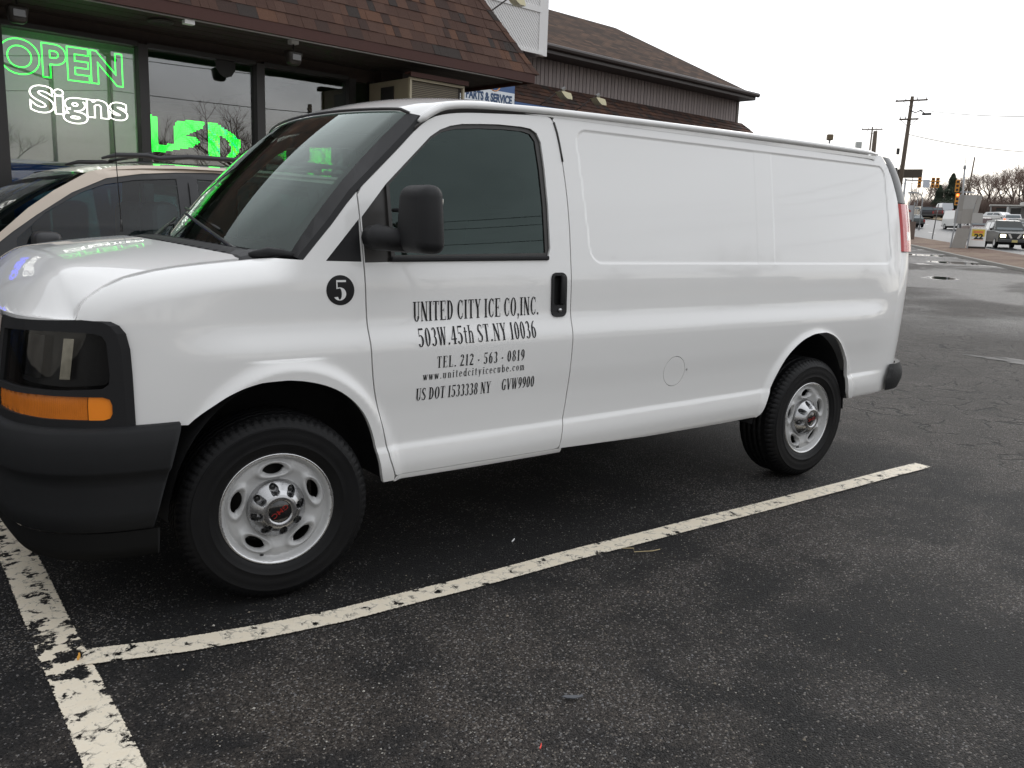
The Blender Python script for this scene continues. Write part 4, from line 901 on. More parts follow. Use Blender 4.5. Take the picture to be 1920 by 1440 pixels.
# worn parking lines
def paintm():
    m = bpy.data.materials.new('worn_line_paint'); m.use_nodes = True; t = m.node_tree; p = t.nodes['Principled BSDF']; Lk = t.links.new
    tcn = t.nodes.new('ShaderNodeTexCoord'); co = tcn.outputs['Object']
    uvn = t.nodes.new('ShaderNodeAttribute'); uvn.attribute_name = 'edge'      # 0 on the rim of the stripe, 1 inside
    n1 = t.nodes.new('ShaderNodeTexNoise'); n1.inputs['Scale'].default_value = 15; n1.inputs['Detail'].default_value = 10; n1.inputs['Roughness'].default_value = .65; Lk(co, n1.inputs['Vector'])
    n2 = t.nodes.new('ShaderNodeTexNoise'); n2.inputs['Scale'].default_value = 110; n2.inputs['Detail'].default_value = 3; Lk(co, n2.inputs['Vector'])
    va = t.nodes.new('ShaderNodeVectorMath'); va.operation = 'MULTIPLY_ADD'; Lk(n1.outputs['Color'], va.inputs[0]); va.inputs[1].default_value = (.10, .10, 0); Lk(co, va.inputs[2])
    v1 = t.nodes.new('ShaderNodeTexVoronoi'); v1.feature = 'DISTANCE_TO_EDGE'; v1.inputs['Scale'].default_value = 16; Lk(va.outputs[0], v1.inputs['Vector'])
    v2 = t.nodes.new('ShaderNodeTexVoronoi'); v2.feature = 'DISTANCE_TO_EDGE'; v2.inputs['Scale'].default_value = 60; Lk(va.outputs[0], v2.inputs['Vector'])
    wa = t.nodes.new('ShaderNodeAttribute'); wa.attribute_name = 'wear'
    def rg(v, a, b, c=0, d=1):
        n = t.nodes.new('ShaderNodeMapRange'); n.interpolation_type = 'SMOOTHSTEP'
        for i, q in enumerate((a, b, c, d)): n.inputs[i+1].default_value = q
        Lk(v, n.inputs[0]); return n.outputs[0]
    c1 = mth(t, 'MULTIPLY', rg(v1.outputs['Distance'], .055, .012), rg(n1.outputs['Fac'], .42, .58)); c2 = mth(t, 'MULTIPLY', rg(v2.outputs['Distance'], .09, .02), rg(n1.outputs['Fac'], .47, .66))
    hole = rg(mth(t, 'ADD', n1.outputs['Fac'], mth(t, 'MULTIPLY', wa.outputs['Fac'], .19)), .635, .665)
    c1 = mth(t, 'MULTIPLY', c1, mth(t, 'ADD', .35, wa.outputs['Fac'])); c2 = mth(t, 'MULTIPLY', c2, mth(t, 'ADD', .75, mth(t, 'MULTIPLY', wa.outputs['Fac'], .4)))
    rag = rg(mth(t, 'ADD', uvn.outputs['Fac'], mth(t, 'MULTIPLY', mth(t, 'SUBTRACT', n2.outputs['Fac'], .5), 1.3)), .10, .16, 1, 0)
    gone = mth(t, 'MAXIMUM', mth(t, 'MAXIMUM', c1, c2), mth(t, 'MAXIMUM', hole, rag))
    mx = t.nodes.new('ShaderNodeMix'); mx.data_type = 'RGBA'; mx.inputs[6].default_value = (.74, .63, .46, 1); mx.inputs[7].default_value = (.82, .78, .68, 1); Lk(n1.outputs['Fac'], mx.inputs[0]); Lk(mx.outputs[2], p.inputs['Base Color'])
    p.inputs['Roughness'].default_value = .6; bp = t.nodes.new('ShaderNodeBump'); bp.inputs['Strength'].default_value = .6; bp.inputs['Distance'].default_value = .003; Lk(n2.outputs['Fac'], bp.inputs['Height']); Lk(bp.outputs[0], p.inputs['Normal'])
    tr = t.nodes.new('ShaderNodeBsdfTransparent'); ms = t.nodes.new('ShaderNodeMixShader'); Lk(gone, ms.inputs[0]); Lk(p.outputs[0], ms.inputs[1]); Lk(tr.outputs[0], ms.inputs[2]); Lk(ms.outputs[0], t.nodes['Material Output'].inputs[0])
    return m
PLINE = paintm()
def stripe(name, line, w, z, wear):
    """painted stripe along a line of points; attributes tell the paint where its rim is and how worn it is"""
    line = [Vector(q) for q in line]; pts = []
    for a, b in zip(line[:-1], line[1:]):
        n = max(int((b-a).length/.04), 1); pts += [a.lerp(b, k/n) for k in range(n)]
    pts.append(line[-1]); V = []; F = []; E_ = []; W_ = []; n = len(pts)-1
    for i, p in enumerate(pts):
        d = (pts[min(i+4, n)]-pts[max(i-4, 0)]).normalized(); q = Vector((-d.y, d.x)); wob = .002*math.sin(p.x*2.1)+.0015*math.sin(p.x*7+p.y*5)
        for k, e in ((-.5, 0), (-.40, 1), (.40, 1), (.5, 0)):
            v = p+q*(w*k+wob); V.append((v.x, v.y, z)); E_.append(e*(0 if i in (0, n) else 1)); W_.append(wear(p))
    for i in range(n):
        for j in range(3): F.append((i*4+j, i*4+j+1, i*4+j+5, i*4+j+4))
    o = mesh_obj(name, V, F, PLINE); at = o.data.attributes.new('edge', 'FLOAT', 'POINT'); at.data.foreach_set('value', E_)
    at = o.data.attributes.new('wear', 'FLOAT', 'POINT'); at.data.foreach_set('value', W_); return tag(o, kind='structure')
stripe('parking_line', [(-.735, -.066), (-.58, -.112), (-.42, -.158), (-.15, -.205), (.14, -.238), (.69, -.246), (1.36, -.234), (2.05, -.234), (3.2, -.240), (4.40, -.234)], .116, .008, lambda p: .16+.12*math.sin(p.x*3)**2)
stripe('stop_line', [(-.770, -1.35), (-.812, 2.6)], .145, .004, lambda p: .50+.42*math.exp(-((p.y+.0)/.20)**2)-.15*max(min((-.40-p.y)/.3, 1), 0))
# small litter
mb = MB(); mb.tube([(1.56, -.30, .012), (1.60, -.335, .016), (1.58, -.36, .010), (1.66, -.40, .012), (1.71, -.40, .010)], .0022, 5); tag(mb.build('straw', mat('straw_tan', (.45, .36, .2), .7)), 'thin tan straw lying below the long parking line', 'straw')
def leaf(nm, c, sz, rz, m, label, cat):
    mb = MB(); P = [(-1, 0), (-.6, .22), (0, .30), (.55, .18), (.9, .25), (1, 0), (.7, -.12), (.2, -.25), (-.5, -.2)]
    V = [(x*sz*math.cos(rz)-y*sz*math.sin(rz)+c[0], x*sz*math.sin(rz)+y*sz*math.cos(rz)+c[1], .006+.006*abs(y)+.008*max(x, 0)) for x, y in P]; n = len(V)
    V += [(v[0], v[1], v[2]+.003) for v in V]; mb.add(V, [tuple(range(n))[::-1], tuple(range(n, 2*n))]+[(i, (i+1) % n, n+(i+1) % n, n+i) for i in range(n)])
    return tag(mb.build(nm, m), label, cat)
leaf('litter_scrap', (.513, -1.173), .035, -.75, mat('grey_scrap', (.10, .105, .115), .6), 'dark grey torn scrap lying on asphalt in the foreground', 'litter')
leaf('paper_scrap', (1.176, .054), .012, .3, mat('paper_white', (.8, .8, .8), .8), 'tiny white paper scrap on dark asphalt beside the van', 'litter')
leaf('red_scrap', (.26, -1.33), .008, .6, mat('red_scrap', (.8, .08, .06), .6), 'tiny red scrap on asphalt near the bottom edge', 'litter')
leaf('yellow_paint_chip', (-.744, -.065), .018, 1.2, mat('yellow_chip', (.60, .30, .05), .7), 'yellow paint chip where the two parking lines meet', 'paint chip')
def pebbles():
    mb = MB(); r_ = random.Random(3)
    for i in range(2600):
        a = r_.uniform(-.9, 4.5) if i % 3 else r_.uniform(-.6, 2.4); b = r_.uniform(-1.9, .6) if i % 3 else r_.uniform(-1.6, -.4); s = r_.uniform(.0015, .0040)*(1 if r_.random() > .03 else 1.8)
        P = [(a+s*r_.uniform(.7, 1.3)*dx, b+s*r_.uniform(.7, 1.3)*dy, max(s*dz*.8+s*.5, 0)+.001) for dx, dy, dz in ((1, 0, 0), (-1, 0, 0), (0, 1, 0), (0, -1, 0), (0, 0, 1), (0, 0, -.4))]
        mb.m = r_.choice((0, 0, 1, 2)); mb.add(P, [(0, 2, 4), (2, 1, 4), (1, 3, 4), (3, 0, 4), (2, 0, 5), (1, 2, 5), (3, 1, 5), (0, 3, 5)])
    return mb.build('loose_grit', mats=[mat('grit_tan', (.22, .19, .15), .8), mat('grit_grey', (.16, .16, .16), .7), mat('grit_pale', (.38, .36, .32), .7)])
tag(pebbles(), kind='stuff')
# pothole: a broken-out dark patch with a ragged outline beyond the van
r_ = random.Random(5); ring = []
for k in range(64):
    a = 2*math.pi*k/64; rad = 1+.16*math.sin(3*a+1)+.10*math.sin(7*a)+r_.uniform(-.13, .13); ring.append((10.45+.27*rad*math.cos(a)+.10*math.sin(a), 1.35+1.0*rad*math.sin(a)))
V = [(x, y, .005) for x, y in ring]+[(10.45+(x-10.45)*.8, 1.35+(y-1.35)*.86, .0055+r_.uniform(0, .006)) for x, y in ring]+[(10.45, 1.35, .0065)]
mb = MB(); mb.add(V, [(i, (i+1) % 64, 64+(i+1) % 64, 64+i) for i in range(64)]+[(64+i, 64+(i+1) % 64, 128) for i in range(64)])
tag(mb.build('pothole_patch', mat('broken_asphalt', (.012, .011, .011), .6, var=.6, vscale=30, bump=1, bscale=90)), kind='structure')

# ------------------------------------------------------------------ the shop: local axes u along the front, v away from the lot, z up
BAZ = R(7); BU = (math.cos(BAZ), math.sin(BAZ)); BV = (-math.sin(BAZ), math.cos(BAZ))
SHOP = empty('shop_building', (0, 0, 0), BAZ, 'brown shop front with a shingled mansard roof and large dark windows', 'building')
def b2w(u, v, z): return Vector((u*BU[0]+v*BV[0], u*BU[1]+v*BV[1], z))
BROWN = mat('brown_fascia_metal', (.066, .029, .024), .6, spec=.25, var=.15, vscale=3, rvar=.1)
SOFF = mat('soffit_boards', (.045, .035, .028), .7, var=.3, vscale=5)
FRM = mat('dark_bronze_frame', (.018, .016, .015), .4)
WALLB = mat('dark_brick_wall', (.050, .035, .028), .8, var=.3, vscale=12)
SGLASS = glass('shop_glass', (.75, .76, .75), 1.25, base=.055)
VW, VF, ZS = 5.30, 4.285, 3.05
U0, U1 = -9.0, 4.05
mb = MB(); mb.box(((U0+U1)/2, VW+.10, 3.02), (U1-U0, .12, .14)); mb.box(((U0+U1)/2, VW+.06, .35), (U1-U0, .20, .70)); mb.build('wall', WALLB, SHOP)
mb = MB(); mb.box((U1+.14, VW+2.6, 1.55), (.28, 5.4, 3.1)); mb.box(((U0+U1)/2, VW+5.2, 1.6), (U1-U0, .1, 3.2)); mb.build('side_wall', WALLB, SHOP)
mb = MB(); mb.box((-2.2, VW+2.6, .04), (12.6, 5.1, .08)); mb.build('shop_floor', mat('shop_floor_tile', (.12, .11, .10), .5), SHOP)
mb = MB(); mb.box((-2.2, VW+2.7, 3.12), (12.5, 4.9, .05)); mb.build('shop_ceiling', mat('ceiling_tile', (.10, .10, .095), .9), SHOP)
# glazing between mullions
mull = [-7.0, -5.4, -3.9, -2.4, -1.05, .37, 1.535, 2.665, 3.72, 4.00]
for i, m_ in enumerate(mull):
    mb = MB(); mb.box((m_, VW, 1.83), (.085 if i != 5 else .10, .10, 2.26)); mb.build('mullion', FRM, SHOP)
for a, b in zip(mull[:-1], mull[1:]):
    if b-a < .3: continue
    w = empty('window', (0, 0, 0)); w.parent = SHOP
    mb = MB(); mb.box(((a+b)/2, VW+.02, 1.825), (b-a-.084, .008, 2.24)); mb.build('pane', SGLASS, w)
    [(lambda mb: (mb.box(((a+b)/2, VW, zf), (b-a-.085, .08, .04)), mb.build('frame', FRM, w)))(MB()) for zf in (.725, 2.960)]
    if b < 2: mb = MB(); mb.box(((a+b)/2, VW+.05, 1.31), (b-a-.1, .015, 1.10)); mb.build('blue_panel', mat('window_film_blue', (.03, .17, .62), .5, var=.15, vscale=2), w)
    if a > 3.5 or (a < .9 and a > .3): pass
# grey translucent curtain panel behind the first pane keeps the pane pale
mb = MB(); mb.box((.95, VW+.40, 2.2), (1.5, .01, 1.6)); mb.build('window_film', mat('grey_window_film', (.42, .42, .39), .8, var=.1), SHOP)
# interior things seen dimly
mb = MB(); mb.box((2.0, VW+2.2, 1.0), (3.2, .5, 2.0)); mb.box((-2.5, VW+2.8, 1.1), (4, .5, 2.2)); mb.build('shelf_unit', mat('shelf_dark', (.05, .045, .04), .8), SHOP)
# soffit boards and fascia
nb = 11
for i in range(nb):
    v0 = VF+.03+i*(VW+.02-VF)/nb; mb = MB(); mb.box(((U0+5.42)/2, v0+.045, ZS+.045+.002*(i % 2)), (5.42-U0, .088, .02)); mb.build('soffit_board', SOFF, SHOP)
for i in range(18): mb = MB(); mb.box((4.65, VW+.075+i*.095, ZS+.046+.002*(i % 2)), (1.55, .088, .02)); mb.build('soffit_board', SOFF, SHOP)
mb = MB(); mb.box(((U0+5.46)/2, VF, ZS+.052), (5.46-U0, .035, .105)); mb.build('fascia', BROWN, SHOP)
mb = MB(); mb.box((5.443, VF+1.52, ZS+.052), (.035, 3.0, .105)); mb.build('fascia', BROWN, SHOP)
mb = MB(); mb.tube([(U0, VF+.02, ZS-.008), (5.3, VF+.02, ZS-.008)], .007, 6); mb.build('conduit', mat('conduit_grey', (.2, .19, .18), .5), SHOP, smooth=True)
# mansard roof: deck plus courses of single shingles
MS = 1.7; ZR = ZS+.105; NR = 13; EXP = .125; SL = math.hypot(1, MS)
cs = (1/SL, MS/SL)
mb = MB(); top = 1.62
mb.add([(U0, VF, ZR), (5.49, VF, ZR), (5.49-top*cs[0], VF+top*cs[0], ZR+top*cs[1]), (U0, VF+top*cs[0], ZR+top*cs[1]), (5.49, VF+3, ZR), (5.49-top*cs[0], VF+3, ZR+top*cs[1]), (U0, VF+5.5, ZR), (U0, VF+3, ZR+top*cs[1])], [(0, 1, 2, 3), (1, 4, 5, 2), (3, 2, 5, 7)])
mb.build('roof_deck', mat('felt_black', (.02, .018, .017), .9), SHOP)
SHC = [mat('shingle_'+n, c, .9, spec=.2, var=.22, vscale=60, bump=.8, bscale=220) for n, c in (('umber', (.070, .039, .030)), ('umber_dark', (.050, .032, .027)), ('brick', (.108, .056, .037)), ('slate', (.042, .034, .031)), ('rust', (.092, .050, .036)), ('brown', (.082, .047, .036)))]
def shingle_mesh(w, m, th):
    """one shingle lying on the slope: width w, exposure EXP, thick lower edge"""
    mb = MB(); L_ = EXP+.02
    P = []
    for x in (0, w):
        for t, h in ((0, 0.002), (0, th), (L_, .0015), (L_, .0)): P.append((x, t*cs[0]-h*cs[1], t*cs[1]+h*cs[0]))
    mb.add(P, [(0, 1, 5, 4), (1, 2, 6, 5), (0, 3, 2, 1), (4, 5, 6, 7), (2, 3, 7, 6), (0, 4, 7, 3)]); me = mb.build('shingle', m).data
    ob = [o for o in COL.objects if o.data == me][0]; bpy.data.objects.remove(ob); return me
SHM = {}
r_ = random.Random(11); count = 0; rest = MB()
WID = (.075, .10, .135, .18)
for row in range(NR):
    t0 = row*EXP-.015; u = 5.49-max(t0, 0)*cs[0]-.02
    while u > U0:
        w = r_.choice(WID); u -= w
        mi = r_.choices(range(6), (5, 3, 1.6, 2.2, 2.0, 4))[0]; th = r_.choice((.006, .009))
        k = (w, mi, th)
        if count < 284 and u > .9 and row < 11:
            if k not in SHM: SHM[k] = shingle_mesh(w-.002, SHC[mi], th)
            o = bpy.data.objects.new('shingle', SHM[k]); COL.objects.link(o); o.parent = SHOP; o.location = (u, VF-.02*cs[0]+t0*cs[0], ZR-.0+t0*cs[1]); count += 1
        else:
            rest.m = mi; P = []
            for x in (0, w-.002):
                for t, h in ((0, 0.002), (0, th), (EXP+.02, .0015)): P.append((u+x, VF-.02*cs[0]+(t0+t)*cs[0]-h*cs[1], ZR+(t0+t)*cs[1]+h*cs[0]))
            rest.add(P, [(0, 1, 4, 3), (1, 2, 5, 4), (0, 2, 1), (3, 4, 5)])
so = rest.build('shingle_field', parent=SHOP, mats=SHC); so['kind'] = 'stuff'
# hip caps
hd_ = Vector((-cs[0], cs[0], cs[1])).normalized()
for i in range(15):
    p = Vector((5.515, VF-.025, ZR-.012))+Vector((-cs[0], cs[0], cs[1]))*(i*.128)
    mb = MB(); q = Vector((-cs[0], cs[0], cs[1]))*.165; a = Vector((-1, 0, 0))*.085; b = Vector((0, 1, 0))*.085; n_ = Vector((.55, -.55, .35)).normalized()*.010
    mb.add([p+n_, p+a+n_*.6, p+q+a+n_*.2, p+q+n_*.3, p+b+n_*.6, p+q+b+n_*.2, p+a-n_*.5, p-n_*.2], [(0, 1, 2, 3), (0, 3, 5, 4), (0, 7, 6, 1)]); mb.build('hip_cap', SHC[(0, 2, 1, 4, 5, 3, 5, 1)[i % 8]], SHOP, fix=False)
mb = MB(); mb.box((-2.1, VF+top*cs[0]+.05, ZR+top*cs[1]+.02), (14.2, .14, .06)); mb.build('coping', BROWN, SHOP)
# flood lights hanging under the eave
def flood(u, v, z, label):
    f = empty('flood_light', b2w(u, v, z), BAZ, label, 'flood light', 'flood lights hanging under the shop eave')
    mb = MB(); mb.rbox((0, 0, .085), (.075, .075, .045), .004); mb.build('junction_box', mat('box_white', (.62, .62, .6), .5), f)
    mb = MB(); mb.tube([(0, 0, .065), (0, 0, .03), (0, -.01, .012)], .009, 8); mb.build('bracket', FRM, f, smooth=True)
    b = bmesh.new(); bmesh.ops.create_cube(b, size=1)
    for q in b.verts:
        q.co = Vector((q.co.x*.155, q.co.y*.13, q.co.z*.13))
        if q.co.z < 0: q.co.x *= .75; q.co.y *= .7
    bmesh.ops.bevel(b, geom=b.edges[:], offset=.03, segments=3, profile=.5, affect='EDGES'); b.verts.index_update()
    mb = MB(); mb.add([q.co+Vector((0, 0, -.058)) for q in b.verts], [[q.index for q in g_.verts] for g_ in b.faces]); b.free(); mb.build('housing', mat('lamp_bronze', (.030, .026, .022), .4), f, smooth=True)
    mb = MB(); mb.rbox((0, -.060, -.055), (.09, .012, .06), .01); mb.build('lens', mat('ribbed_lens', (.05, .045, .04), .3, coat=1), f)
    return f
flood(2.63, 4.55, 2.985, 'bronze flood light with white box hanging before the third shop window')
flood(.40, 4.70, 2.985, 'bronze flood light under the eave above the OPEN sign')
mb = MB(); mb.rbox((0, 0, 0), (.085, .06, .035), .004); o = mb.build('junction_box', mat('box_white', (.62, .62, .6), .5)); o.location = b2w(1.56, 4.33, 3.022); o.rotation_euler.z = BAZ; tag(o, 'white junction box fixed under the brown fascia', 'junction box')
mb = MB(); mb.add(*[(lambda VV, FF: ([(a, c, b) for a, b, c in VV], FF))(*lathe([(0, .0), (.085, .0), (.10, -.012), (.104, .0)], 28))][0]); o = mb.build('recessed_light', mat('downlight_trim', (.05, .05, .042), .5), smooth=True); o.location = b2w(1.50, 4.75, 3.075); tag(o, 'round recessed light in the dark soffit above the windows', 'ceiling light')
# neon style outline signs
GREEN = emitm('green_neon', (.006, 1, .04), 5.); WHITE = emitm('white_neon', (1, .97, .93), 7.5); BLUE = emitm('blue_neon', (.004, .03, 1), 14.0)
def neon(name, body, u0, u1, z0, z1, v, m, label, shear=0., off=.02, rad=.0052, group=None):
    M_ = frame(b2w((u0+u1)/2, v, (z0+z1)/2), (*BU, 0), (0, 0, 1))
    o = text_mesh(name, body, .4, M_, m, outline=rad, offset=off, shear=shear, width=(u1-u0), height=(z1-z0)); return tag(o, label, 'neon sign', group)
neon('open_sign', 'OPEN', .405, 1.385, 2.575, 2.865, VW+.045, GREEN, 'green outline OPEN sign glowing in the first shop window', .0, .012)
neon('signs_sign', 'Signs', .615, 1.415, 2.225, 2.515, VW+.05, WHITE, 'white outline Signs lettering glowing below the green OPEN', .0, .014, .0056)
neon('signs_sign', 'Signs', -1.0, -.15, 2.30, 2.60, VW+.05, WHITE, 'white outline lettering in the window left of OPEN', .0, .014, .006)
neon('open_sign', 'OPEN', -1.0, -.25, 2.05, 2.24, VW+.05, BLUE, 'blue outline lettering below the far left white sign', .0, .012, .008)
# dot matrix letters in the second and third window
def led(polys, u0, u1, z0, z1, label, name='led_sign'):
    st = empty(name, b2w(0, 0, 0), BAZ, label, 'LED sign'); V = []; F = []; mb = MB(); rr_ = random.Random(2); P_ = .0165
    for i in range(int((u1-u0)/P_)):
        for j in range(int((z1-z0)/P_)):
            u = u0+i*P_; z = z0+j*P_
            if not any(inpoly(np.array([u]), np.array([z]), q)[0] for q in polys): continue
            s = .0062; mb.m = 0 if math.sin(u*38+z*52+2*math.sin(z*31)) < .62 or u < 2.1 else (1 if math.sin(u*90+z*70) > 0 else 2)
            mb.add([(u-s, VW+.038, z-s), (u+s, VW+.038, z-s), (u+s, VW+.038, z+s), (u-s, VW+.038, z+s)], [(0, 1, 2, 3)])
    o = mb.build('led_dots', parent=st, mats=[emitm('led_green', (.003, 1, .03), 7.0), emitm('led_lime', (.14, .9, .01), 4.2), emitm('led_teal', (.0, .75, .22), 4.2)]); o['kind'] = 'stuff'
    mb = MB(); mb.box(((u0+u1)/2, VW+.05, (z0+z1)/2), (u1-u0+.02, .004, z1-z0+.02)); mb.build('led_mesh', glass('led_mesh_net', (.72, .72, .72), .2), st)
    mb = MB(); mb.box(((u0+u1)/2, VW+.055, z1+.03), (u1-u0+.04, .02, .02)); mb.build('rail', FRM, st)
L1 = [(1.58, 2.365), (1.615, 2.37), (1.665, 2.35), (1.665, 2.10), (1.76, 2.12), (1.82, 2.12), (1.82, 2.27), (1.86, 2.345), (2.10, 2.360), (2.12, 2.35), (2.09, 2.29), (1.97, 2.24), (1.91, 2.20), (2.02, 2.215), (2.08, 2.165), (1.98, 2.11), (1.82, 2.075), (1.70, 2.04), (1.59, 2.035)]
D1 = [(2.145, 2.355), (2.24, 2.355), (2.39, 2.28), (2.49, 2.21), (2.46, 2.10), (2.40, 2.02), (2.16, 2.02), (2.18, 2.2)]; D1h = [(2.27, 2.24), (2.36, 2.19), (2.38, 2.13), (2.28, 2.08)]
D1a = [(2.145, 2.355), (2.24, 2.355), (2.27, 2.25), (2.27, 2.02), (2.16, 2.02)]; D1b = [(2.24, 2.355), (2.39, 2.28), (2.49, 2.21), (2.46, 2.10), (2.38, 2.02), (2.30, 2.02), (2.38, 2.10), (2.37, 2.19), (2.26, 2.26)]
led([L1, D1a, D1b], 1.565, 2.62, 2.02, 2.39, 'green dot matrix LED letters low in the second shop window')
S2 = [(2.81, 2.07), (2.83, 2.15), (2.93, 2.20), (3.00, 2.27), (3.17, 2.30), (3.14, 2.10), (3.05, 2.03), (2.96, 2.05), (2.90, 2.12)]; N2 = [(3.23, 2.30), (3.50, 2.335), (3.52, 2.00), (3.40, 1.98), (3.38, 2.08), (3.33, 2.02), (3.22, 2.01)]
led([S2, N2, [(3.22, 1.94), (3.30, 1.945), (3.30, 1.955), (3.22, 1.95)], [(3.36, 1.925), (3.5, 1.92), (3.5, 1.935), (3.36, 1.94)]], 2.79, 3.62, 1.90, 2.36, 'green and teal dot matrix letters behind the van windshield')
mb = MB(); P = [(0, .10), (.03, .118), (.06, .10), (.10, .06), (.10, 0), (.06, -.06), (.02, -.075), (-.02, -.075), (-.06, -.05), (-.095, .0), (-.095, .055), (-.06, .095), (-.03, .10), (-.02, .135), (.02, .13)]
mb.prism(P, lambda p: (p[0], -.004, p[1]), lambda p: (p[0], .004, p[1])); o = mb.build('window_decal', mat('decal_black', (.01, .01, .01), .5)); o.location = b2w(2.33, VW+.012, 2.865); o.rotation_euler.z = BAZ; tag(o, 'round black decal at the top of the second shop window', 'decal')
# air conditioner standing out of the wall under the soffit
AC = empty('air_conditioner', b2w(4.25, 4.50, 2.60), BAZ, 'beige box air conditioner with louvred grille under the shop eave', 'air conditioner')
BEI = mat('beige_metal', (.30, .255, .18), .55, var=.15, vscale=5)
mb = MB(); mb.rbox((-.02, .36, .155), (.66, .70, .34), .008); mb.build('cabinet', BEI, AC)
for x, z, w, h in ((0, .315, .72, .025), (0, -.01, .72, .025), (-.348, .15, .025, .30), (.348, .15, .025, .30)): mb = MB(); mb.box((x, -.02, z), (w, .03, h)); mb.build('grille_frame', mat('pale_beige_metal', (.42, .37, .26), .5), AC)
mb = MB(); mb.box((0, .02, .155), (.68, .01, .31)); mb.build('coil', mat('coil_dark', (.035, .028, .022), .6), AC)
for i in range(17): mb = MB(); mb.box((0, -.012, .012+i*.018), (.66, .006, .005)); mb.build('louvre', mat('louvre_dark', (.055, .045, .034), .5), AC)
mb = MB(); mb.box((-.005, -.03, .365), (.76, .10, .018)); mb.box((-.005, -.078, .350), (.76, .01, .045)); mb.build('rain_hood', BROWN, AC)
mb = MB(); mb.box((-.36, .36, .16), (.012, .22, .20)); mb.build('side_vent', FRM, AC)
# ------------------------------------------------------------------ parked minivan
MV = empty('minivan', (0, 0, 0), 0, 'gold minivan with black roof rails parked between the van and the shop', 'minivan')
GOLD = mat('gold_paint', (.54, .455, .37), .35, metal=.2, coat=1, coat_rough=.05)
MGL = glass('minivan_glass', (.60, .80, .80), 1.0); MTR = mat('minivan_black_trim', (.03, .03, .032), .4)
YM, WM = 3.35, 1.90; YC = YM+WM/2-.10
def mvy(z): return float(np.interp(z, [.3, .6, .95, 1.15, 1.4, 1.6, 1.76, 1.85], [.06, -.08, -.13, -.12, -.07, -.02, .03, .14]))+YM
def mside(off=0, far=False):
    def f(u, v):
        y = np.interp(v, [.3, .6, .95, 1.15, 1.4, 1.6, 1.76, 1.85], [.06, -.08, -.13, -.12, -.07, -.02, .03, .10])+YM+off; y = y+.10*sstep(-1.4, -1.95, u)
        return np.stack([u, 2*YC-y if far else y, v], -1)
    return f
top_c = [(-.95, 1.04), (-.70, 1.21), (-.532, 1.350), (-.374, 1.497), (-.213, 1.617), (.006, 1.750), (.173, 1.795), (.345, 1.815), (.631, 1.830), (1.2, 1.835), (2.2, 1.81), (2.65, 1.77)]
bot_c = [(2.65, 1.66), (2.2, 1.745), (1.2, 1.785), (.842, 1.793), (.581, 1.780), (.343, 1.757), (.114, 1.714), (-.108, 1.608), (-.326, 1.457), (-.474, 1.345), (-.62, 1.22), (-.86, 1.03)]
for fr in (False, True):
    oo = (0, 1 if fr else -1, 0)
    sheet('roof_rail_panel', top_c+bot_c, mside(0, fr), GOLD, MV, du=.05, dv=.03, out=oo)
    sheet('window_surround', [(x, z-.002) for x, z in bot_c]+[(-.86, 1.0), (-.3, .98), (2.70, 1.10)], mside(.006, fr), MTR, MV, [[(-.455, 1.30), (-.272, 1.475), (-.05, 1.612), (.10, 1.672), (.30, 1.712), (.575, 1.735), (.59, 1.16), (.2, 1.12), (-.45, 1.10)], [(.72, 1.74), (1.55, 1.73), (1.6, 1.18), (.72, 1.16)], [(1.68, 1.73), (2.35, 1.68), (2.5, 1.22), (1.68, 1.19)]], du=.06, dv=.04, out=oo)
    for q in ([(-.455, 1.30), (-.272, 1.475), (-.05, 1.612), (.10, 1.672), (.30, 1.712), (.575, 1.735), (.59, 1.16), (.2, 1.12), (-.45, 1.10)], [(.72, 1.74), (1.55, 1.73), (1.6, 1.18), (.72, 1.16)], [(1.68, 1.73), (2.35, 1.68), (2.5, 1.22), (1.68, 1.19)]):
        sheet('window_glass', q, mside(.014, fr), MGL, MV, du=.08, dv=.05, out=oo)
    body = [(-1.9, .98), (-1.3, 1.03), (-.90, 1.04), (-.86, 1.0), (-.3, .98), (2.70, 1.10), (2.85, .9), (2.85, .45), (2.45, .4)]+[(2.1+.38*math.cos(q), .36+.38*math.sin(q)) for q in np.linspace(.1, math.pi-.1, 14)]+[(1.6, .35), (-.5, .35)]+[(-.95+.38*math.cos(q), .36+.38*math.sin(q)) for q in np.linspace(.1, math.pi-.1, 14)]+[(-1.5, .40), (-1.98, .45), (-2.02, .75)]
    sheet('body_side', body, mside(0, fr), GOLD, MV, du=.08, dv=.05, out=oo)
mb = MB()
for x in (.655, 1.64):
    mb.tube([(x, mvy(z)-.002, z) for z in np.linspace(.45, 1.80, 12)], .004, 4)
mb.build('door_seam', GAP, MV)
def Lmr(u, v):
    q = (v-YC)/(WM/2); z = np.interp(u, [-.25, .0, .15, .35, .63, 1.2, 2.2, 2.7], [1.745, 1.80, 1.83, 1.85, 1.865, 1.87, 1.845, 1.80])-.085*np.abs(q)**2.5; return np.stack([u, v, z], -1)
sheet('roof', [(-.20, YC), (-.15, YC-.5), (.0, YM+.03), (.4, YM+.045), (2.65, YM+.05), (2.7, YC), (2.65, 2*YC-YM-.05), (0, 2*YC-YM-.03), (-.15, YC+.5)], Lmr, mat('gold_roof_paint', (.54, .455, .37), .3, metal=.2, coat=1), MV, du=.08, dv=.06, out=(0, 0, 1))
def Lmw(s, t):
    y = YM+.02+s*(2*YC-2*YM-.04); q = (y-YC)/(WM/2); xt = -.19+.17*q*q; zt = 1.755-.01*q*q; xb = -1.25+.36*q*q; zb = 1.05-.02*q*q; return np.stack([xb+(xt-xb)*t, y, zb+(zt-zb)*t+.05*np.sin(np.pi*t)], -1)
ww = sheet('windshield', [(0, 0), (.5, 0), (1, 0), (1, 1), (.5, 1), (0, 1)], Lmw, MGL, MV, du=.06, dv=.08, out=(-1, 0, 1))
